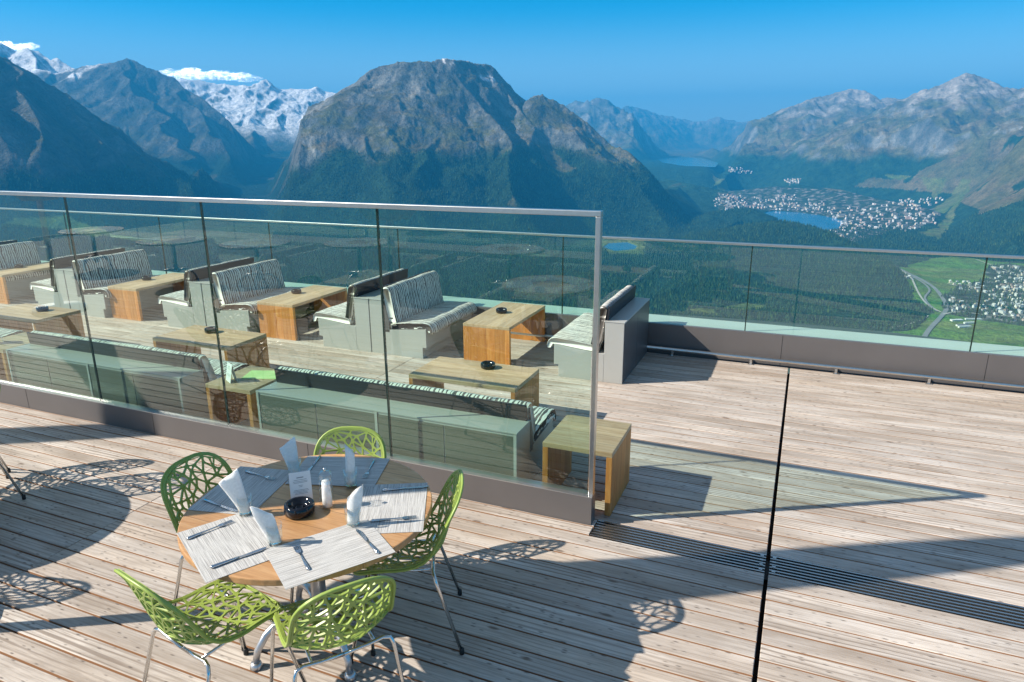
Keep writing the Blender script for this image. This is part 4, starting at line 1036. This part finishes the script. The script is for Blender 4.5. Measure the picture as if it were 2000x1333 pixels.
asph = plain('valley_asphalt', (.20, .21, .22), .9, 0, .1, .02); grav = plain('gravel_track', (.42, .40, .36), .95, 0, .1, .02)
road('road', [(1795, 680), (1812, 648), (1838, 620), (1848, 603), (1838, 583), (1812, 562), (1785, 550), (1765, 545), (1742, 531), (1728, 521)], 17, asph)
road('side_road', [(1765, 546), (1798, 563), (1814, 575), (1806, 588), (1830, 610)], 9, asph)
road('track', [(1740, 531), (1768, 554), (1790, 578), (1812, 598), (1838, 612)], 8, grav)
road('lane', [(1742, 640), (1770, 635), (1800, 626), (1812, 618)], 8, grav)
road('street', [(1842, 616), (1875, 612), (1930, 618), (2010, 622)], 10, grav)
road('path', [(1850, 556), (1900, 566), (1950, 580), (2010, 590)], 8, grav)
road('avenue', [(1905, 508), (1945, 522), (2010, 545)], 8, grav)
# ---- forest: a mass of conifers
def conifers():
    g = []
    r = 1950.0; rn = np.random.RandomState(3)
    while r < 6600:
        sp_ = 9.5 + (r - 2000) / 4600 * 8.5; na = int(math.radians(80) * r / sp_)
        a = np.radians(22.808) + (np.arange(na) + rn.rand(na)) / na * math.radians(80) - math.radians(40); q = r + rn.rand(na) * sp_ * 1.15
        g.append(np.stack([-np.sin(a) * q, np.cos(a) * q], -1)); r += sp_ * 1.15
    P_ = np.concatenate(g)
    r = np.hypot(P_[:, 0], P_[:, 1]); a_ = np.arctan2(-P_[:, 0], P_[:, 1])
    i = np.interp(np.log(r), np.log(rr), np.arange(NR)); j = np.interp(-a_, -aa, np.arange(NA)); i0 = i.astype(int).clip(0, NR - 2); j0 = j.astype(int).clip(0, NA - 2); fi, fj = i - i0, j - j0
    z = (TZ[i0, j0] * (1 - fi) + TZ[i0 + 1, j0] * fi) * (1 - fj) + (TZ[i0, j0 + 1] * (1 - fi) + TZ[i0 + 1, j0 + 1] * fi) * fj
    keep = fmask[np.rint(i).astype(int).clip(0, NR - 1), np.rint(j).astype(int).clip(0, NA - 1)]
    tw = twn[np.rint(i).astype(int).clip(0, NR - 1), np.rint(j).astype(int).clip(0, NA - 1)] & (rn.rand(len(P_)) < .42); keep |= tw & (r > 2500)
    clear = fbm(P_[:, 0], P_[:, 1], 330, 3, 111); keep &= ~((clear > .30) & (rn.rand(len(P_)) < .85))
    P_, z = P_[keep], z[keep]; N = len(P_); h = rn.uniform(11, 21, N) * (1 + .2 * gnoise(P_[:, 0] / 200, P_[:, 1] / 200, 5)); w_ = h * rn.uniform(.19, .27, N); ph = rn.rand(N) * 6.28
    ns = 5; V = np.zeros((N, ns + 1, 3))
    for k in range(ns):
        V[:, k, 0] = P_[:, 0] + w_ * np.cos(ph + k * 2 * np.pi / ns); V[:, k, 1] = P_[:, 1] + w_ * np.sin(ph + k * 2 * np.pi / ns); V[:, k, 2] = z + h * .06
    V[:, ns, 0] = P_[:, 0]; V[:, ns, 1] = P_[:, 1]; V[:, ns, 2] = z + h
    b = (np.arange(N) * (ns + 1))[:, None]; F = np.stack([np.concatenate([b + k, b + (k + 1) % ns, b + ns], 1) for k in range(ns)], 1).reshape(-1, 3)
    tone = (.5 + 1.0 * rn.rand(N))[:, None] * (np.array([.034, .075, .028]) * (1 - rn.rand(N)[:, None] * .35) + rn.rand(N)[:, None] ** 3 * np.array([.03, .03, .0]))
    cc = np.repeat(tone[:, None, :], ns + 1, 1).reshape(-1, 3)
    a = NT('conifer_needles'); at = a.n('ShaderNodeAttribute', attribute_name='cover'); a.set(Base_Color=at.outputs[0], Roughness=.9, Specular_IOR_Level=.1)
    print('conifers', N)
    return np_mesh('forest', V.reshape(-1, 3), F, a.mat, attrs={'cover': cc})
tag(conifers(), 'dark green conifer forest covering the valley floor and lower slopes', 'forest', kind='stuff')
# ---- houses
WALLS = [plain('house_wall_' + n_, c_, .85, 0, .04, .05) for n_, c_ in (('white', (.80, .78, .74)), ('cream', (.72, .62, .46)), ('pale_pink', (.68, .50, .42)), ('grey', (.50, .49, .47)))]
ROOFS = [plain('house_roof_' + n_, c_, .7, 0, .06, .05) for n_, c_ in (('slate', (.17, .17, .18)), ('pale', (.50, .49, .47)), ('brown', (.17, .115, .085)), ('white_metal', (.70, .70, .70)))]
WIN = plain('house_window', (.06, .07, .08), .3)
def house_mesh(name, L, W_, H, flat=False, wi=0, ri=0):
    mb = MB(); mb.box((-L / 2, -W_ / 2, -6), (L / 2, W_ / 2, H), 0)
    if flat: mb.box((-L / 2 - .4, -W_ / 2 - .4, H + .01), (L / 2 + .4, W_ / 2 + .4, H + .8), 1)
    else:
        e = 1.0; rh = W_ * .32
        mb.add([(-L / 2 - e, -W_ / 2 - e, H - .2), (L / 2 + e, -W_ / 2 - e, H - .2), (L / 2 + e, W_ / 2 + e, H - .2), (-L / 2 - e, W_ / 2 + e, H - .2), (-L / 2 - e, 0, H + rh), (L / 2 + e, 0, H + rh)],
               [(0, 1, 5, 4), (2, 3, 4, 5), (1, 0, 3, 2)], 1)
        mb.add([(-L / 2, -W_ / 2, H), (-L / 2, W_ / 2, H), (-L / 2, 0, H + rh * .9)], [(0, 2, 1)], 0).add([(L / 2, -W_ / 2, H), (L / 2, W_ / 2, H), (L / 2, 0, H + rh * .9)], [(0, 1, 2)], 0)
    fl = int(H // 3)
    for f_ in range(fl):
        for k in range(int(L // 3.4)):
            xx = -L / 2 + 1.2 + k * 3.4
            for s_ in (-1, 1): mb.box((xx, s_ * (W_ / 2 + .02) - .05, f_ * 3 + 1), (xx + 1.3, s_ * (W_ / 2 + .02) + .05, f_ * 3 + 2.4), 2)
    o = mb.build(name, [WALLS[wi], ROOFS[ri], WIN]); return o
protos = []
for k in range(14):
    r_ = random.Random(k); protos.append(house_mesh('house', r_.uniform(12, 19), r_.uniform(10, 13), r_.choice([6, 9, 9, 12]), k % 5 == 4, r_.choice([0, 0, 0, 1, 2, 3]), r_.choice([0, 1, 1, 2, 3, 3])))
bigp = [house_mesh('apartment_block', random.uniform(24, 42), 14, random.choice([12, 15, 18]), k % 2 == 0, [0, 1, 2, 0][k], [1, 0, 3, 2][k]) for k in range(4)]
used_p = set()
GVL = 'houses of the village in the green valley'; GTN = 'houses of the lakeside town'
def land(px_, py_):                              # where a line of sight meets the ground
    r0 = None
    for r in np.linspace(2200, 12000, 400):
        p = at_r(px_, py_, r)
        if p[2] < ground_z(p[0], p[1]): break
        r0 = p
    p = p.copy(); p[2] = ground_z(p[0], p[1]); return p
def place_house(px_, py_, rz, group, label, big=False, zz=None, scale=1.0):
    p = land(px_, py_); z = p[2]
    pr = (bigp if big else protos)[random.randrange(4 if big else 14)]
    if pr.name in used_p: o = pr.copy(); C.objects.link(o)
    else: o = pr; used_p.add(pr.name)
    o.location = (p[0], p[1], z); o.rotation_euler = (0, 0, rz); o.scale = (scale,) * 3
    tag(o, label, 'house', group); return p
def scatter(poly_px, n_, mind, group, label, pbig, sc, lim=None, seed=0):
    r_ = random.Random(seed); xs = [p[0] for p in poly_px]; ys = [p[1] for p in poly_px]; out = []; t = 0
    while len(out) < n_ and t < 60000:
        t += 1; q = (r_.uniform(min(xs), max(xs)), r_.uniform(min(ys), max(ys)))
        if not inside(np.array([q[0]]), np.array([q[1]]), poly_px)[0]: continue
        g = at_z(*q, FLOOR)
        if all(math.hypot(g[0] - h[2], g[1] - h[3]) > mind for h in out): out.append((*q, g[0], g[1]))
    for q in out: place_house(q[0], q[1], r_.choice([.3, .5, 1.9, 2.1, 1.2]) + r_.uniform(-.15, .15), group, label, r_.random() < pbig, None, r_.uniform(.72, 1.0) * sc)
scatter([(1842, 590), (1862, 583), (1880, 592), (1925, 590), (1945, 560), (1940, 522), (1962, 515), (2012, 528), (2012, 632), (1940, 622), (1900, 606), (1852, 612)], 150, 19, GVL, 'small pale house in the dense village beyond the far railing', .06, 1.0, seed=1)
scatter([(1853, 553), (1880, 548), (1925, 562), (1945, 580), (1900, 574), (1868, 566)], 22, 24, 'houses on the village edge by the meadow', 'small white house on the meadow side of the village, above the brown field', .1, 1.0, seed=2)
scatter([(1762, 542), (1775, 540), (1785, 546), (1776, 550)], 4, 22, 'houses at the forest edge road junction', 'pale house beside the road where the forest meets the meadow', 0, 1.0, seed=3)
def town_mass(polys, n_, seed):
    r_ = random.Random(seed); mb = MB(); t = 0; got = []
    while len(got) < n_ and t < 20000:
        t += 1; pl = r_.choice(polys); xs = [p[0] for p in pl]; ys = [p[1] for p in pl]; q = (r_.uniform(min(xs), max(xs)), r_.uniform(min(ys), max(ys)))
        if not inside(np.array([q[0]]), np.array([q[1]]), pl)[0]: continue
        p = land(*q)
        if any(math.hypot(p[0] - g[0], p[1] - g[1]) < 19 for g in got): continue
        got.append(p); L, W_, H = r_.uniform(12, 26), r_.uniform(10, 14), r_.choice([7, 10, 13, 16]); a_ = r_.uniform(0, 3.1); c_, s_ = math.cos(a_), math.sin(a_)
        T_ = lambda x, y, z: (p[0] + x * c_ - y * s_, p[1] + x * s_ + y * c_, p[2] + z)
        wm_, rm_ = r_.choice([0, 0, 1, 2, 3]), 4 + r_.choice([0, 1, 2, 3])
        mb.add([T_(x, y, z) for z in (-6, H) for x, y in ((-L / 2, -W_ / 2), (L / 2, -W_ / 2), (L / 2, W_ / 2), (-L / 2, W_ / 2))], [(0, 1, 5, 4), (1, 2, 6, 5), (2, 3, 7, 6), (3, 0, 4, 7), (4, 5, 6, 7)], wm_)
        mb.add([T_(-L / 2 - 1, -W_ / 2 - 1, H - .2), T_(L / 2 + 1, -W_ / 2 - 1, H - .2), T_(L / 2 + 1, W_ / 2 + 1, H - .2), T_(-L / 2 - 1, W_ / 2 + 1, H - .2), T_(-L / 2 - 1, 0, H + 4), T_(L / 2 + 1, 0, H + 4)], [(0, 1, 5, 4), (2, 3, 4, 5), (0, 4, 3), (1, 2, 5)], rm_)
    o = mb.build('distant_houses', WALLS + ROOFS); return tag(o, 'mass of tiny distant houses filling the lakeside town and the far shore', 'houses', kind='stuff')
town_mass([[(1395, 384), (1420, 378), (1500, 392), (1495, 408), (1410, 412)], [(1500, 392), (1520, 380), (1550, 380), (1560, 392), (1600, 392), (1625, 404), (1620, 418), (1540, 413)], [(1620, 408), (1700, 400), (1830, 412), (1830, 440), (1770, 454), (1660, 458), (1622, 440)], [(1730, 395), (1835, 385), (1850, 398), (1790, 410)], [(1415, 325), (1470, 335), (1465, 343), (1425, 338)], [(1530, 352), (1565, 352), (1560, 360), (1540, 360)]], 360, 9)
scatter([(1393, 392), (1410, 384), (1440, 388), (1480, 398), (1500, 402), (1490, 409), (1420, 410), (1402, 416)], 30, 44, 'houses at the far end of the lake', 'distant white house at the far left end of the lakeside town', .3, 1.35, seed=4)
scatter([(1500, 392), (1520, 382), (1545, 384), (1555, 394), (1580, 386), (1600, 400), (1600, 412), (1540, 413), (1495, 410)], 30, 44, GTN + ', above the lake', 'distant white house in the cluster above the lake', .4, 1.4, seed=5)
scatter([(1622, 425), (1660, 408), (1700, 412), (1760, 420), (1830, 418), (1820, 438), (1770, 452), (1730, 446), (1690, 450), (1650, 455), (1625, 442)], 58, 40, GTN + ', on the right', 'distant pale house in the main cluster of the town right of the lake', .4, 1.4, seed=6)
scatter([(1620, 452), (1650, 448), (1662, 470), (1660, 488), (1640, 470)], 6, 40, GTN + ', at its near end', 'distant pale house at the near end of the lakeside town', .2, 1.2, seed=7)
for b_ in [o for o in protos + bigp if o.name not in used_p]: bpy.data.objects.remove(b_)
# long sheds with glasshouses by the road
for k, (a_, b_, L, W_, rz) in enumerate(((1868, 628, 46, 14, .5), (1880, 637, 50, 10, .5), (1893, 634, 44, 9, .5), (1900, 627, 60, 8, .35), (1884, 640, 50, 8, .5))):
    o = house_mesh('farm_shed', L, W_, 5, True, 0, 3 if k != 1 else 0); p = land(a_, b_); z = p[2]; o.location = (p[0], p[1], z); o.rotation_euler = (0, 0, rz)
    tag(o, 'long low white farm shed in the meadow beside the curving road', 'shed', 'farm sheds by the curving road')
# ---- clouds above the snowy range, far beyond the haze
def cloud(name, pts, dist, label):
    rn = random.Random(len(pts)); vs, fs = [], []
    import bmesh
    bm = bmesh.new()
    for (a_, b_, s_) in pts:
        s_ *= rn.uniform(.7, 1.15); p = at_r(a_, b_ - rn.uniform(-2, 3), dist); ret = bmesh.ops.create_icosphere(bm, subdivisions=3, radius=1)
        for v in ret['verts']:
            q = v.co.copy(); n_ = 1 + .25 * math.sin(q.x * 5 + a_) * math.cos(q.y * 4 + b_) + .15 * math.sin(q.z * 9 + a_ * .3)
            v.co = Vector((p[0] + q.x * s_ * 1.7 * n_, p[1] + q.y * s_ * n_, p[2] + q.z * s_ * .42 * n_))
    me = bpy.data.meshes.new(name); bm.to_mesh(me); bm.free()
    for p_ in me.polygons: p_.use_smooth = True
    o = bpy.data.objects.new(name, me); C.objects.link(o)
    a = NT(name + '_vapour'); a.set(Base_Color=(.95, .95, .95), Roughness=1, Specular_IOR_Level=0)
    a.t.nodes.remove(a.p); d1 = a.n('ShaderNodeBsdfDiffuse'); d1.inputs[0].default_value = (1, 1, 1, 1); d2 = a.n('ShaderNodeBsdfTranslucent'); d2.inputs[0].default_value = (1, 1, 1, 1)
    df = a.n('ShaderNodeAddShader'); a.l(d1.outputs[0], df.inputs[0]); a.l(d2.outputs[0], df.inputs[1]); tr = a.n('ShaderNodeBsdfTransparent')
    lw = a.n('ShaderNodeLayerWeight'); lw.inputs[0].default_value = .35; nz = a.noise(a.coord(), .004, 5, .6)
    f_ = a.math('MULTIPLY', a.ramp(lw.outputs['Facing'], [(.2, 1), (.85, 0)]), a.ramp(nz, [(.38, .05), (.62, .95)]))
    mx = a.n('ShaderNodeMixShader'); a.l(f_, mx.inputs[0]); a.l(tr.outputs[0], mx.inputs[1]); a.l(df.outputs[0], mx.inputs[2]); a.l(mx.outputs[0], a.out.inputs[0])
    me.materials.append(a.mat); return tag(o, kind='structure')
cloud('cloud', [(330 + 14 * k, 143 + 5 * math.sin(k * 1.7) + k * .9, 430 - 12 * abs(k - 5)) for k in range(12)], 38000, '')
cloud('cloud', [(-20 + 13 * k, 88 + 3 * math.sin(k * 2.1) + k * .8, 330) for k in range(7)], 38000, '')

# ================================================================== HAZE
hz = MB().box((-34000, -9000, FLOOR - 40), (20000, 34000, 2350)).build('haze', []) if False else None
me = bpy.data.meshes.new('haze'); hb_ = MB().box((-34000, -9000, FLOOR - 60), (20000, 32500, 1820)); me.from_pydata(hb_.v, [], hb_.f); me.update()
ho = bpy.data.objects.new('haze', me); C.objects.link(ho); tag(ho, kind='stuff'); tag(ho, 'thin blue air filling the valley and fading the far mountains', 'haze')
hm = bpy.data.materials.new('blue_haze'); hm.use_nodes = True; t_ = hm.node_tree; t_.nodes.clear()
pv = t_.nodes.new('ShaderNodeVolumePrincipled'); pv.inputs['Density'].default_value = 6.8e-5; pv.inputs['Color'].default_value = (.035, .46, 1.0, 1); pv.inputs['Anisotropy'].default_value = 0
ou = t_.nodes.new('ShaderNodeOutputMaterial'); t_.links.new(pv.outputs[0], ou.inputs['Volume']); me.materials.append(hm)
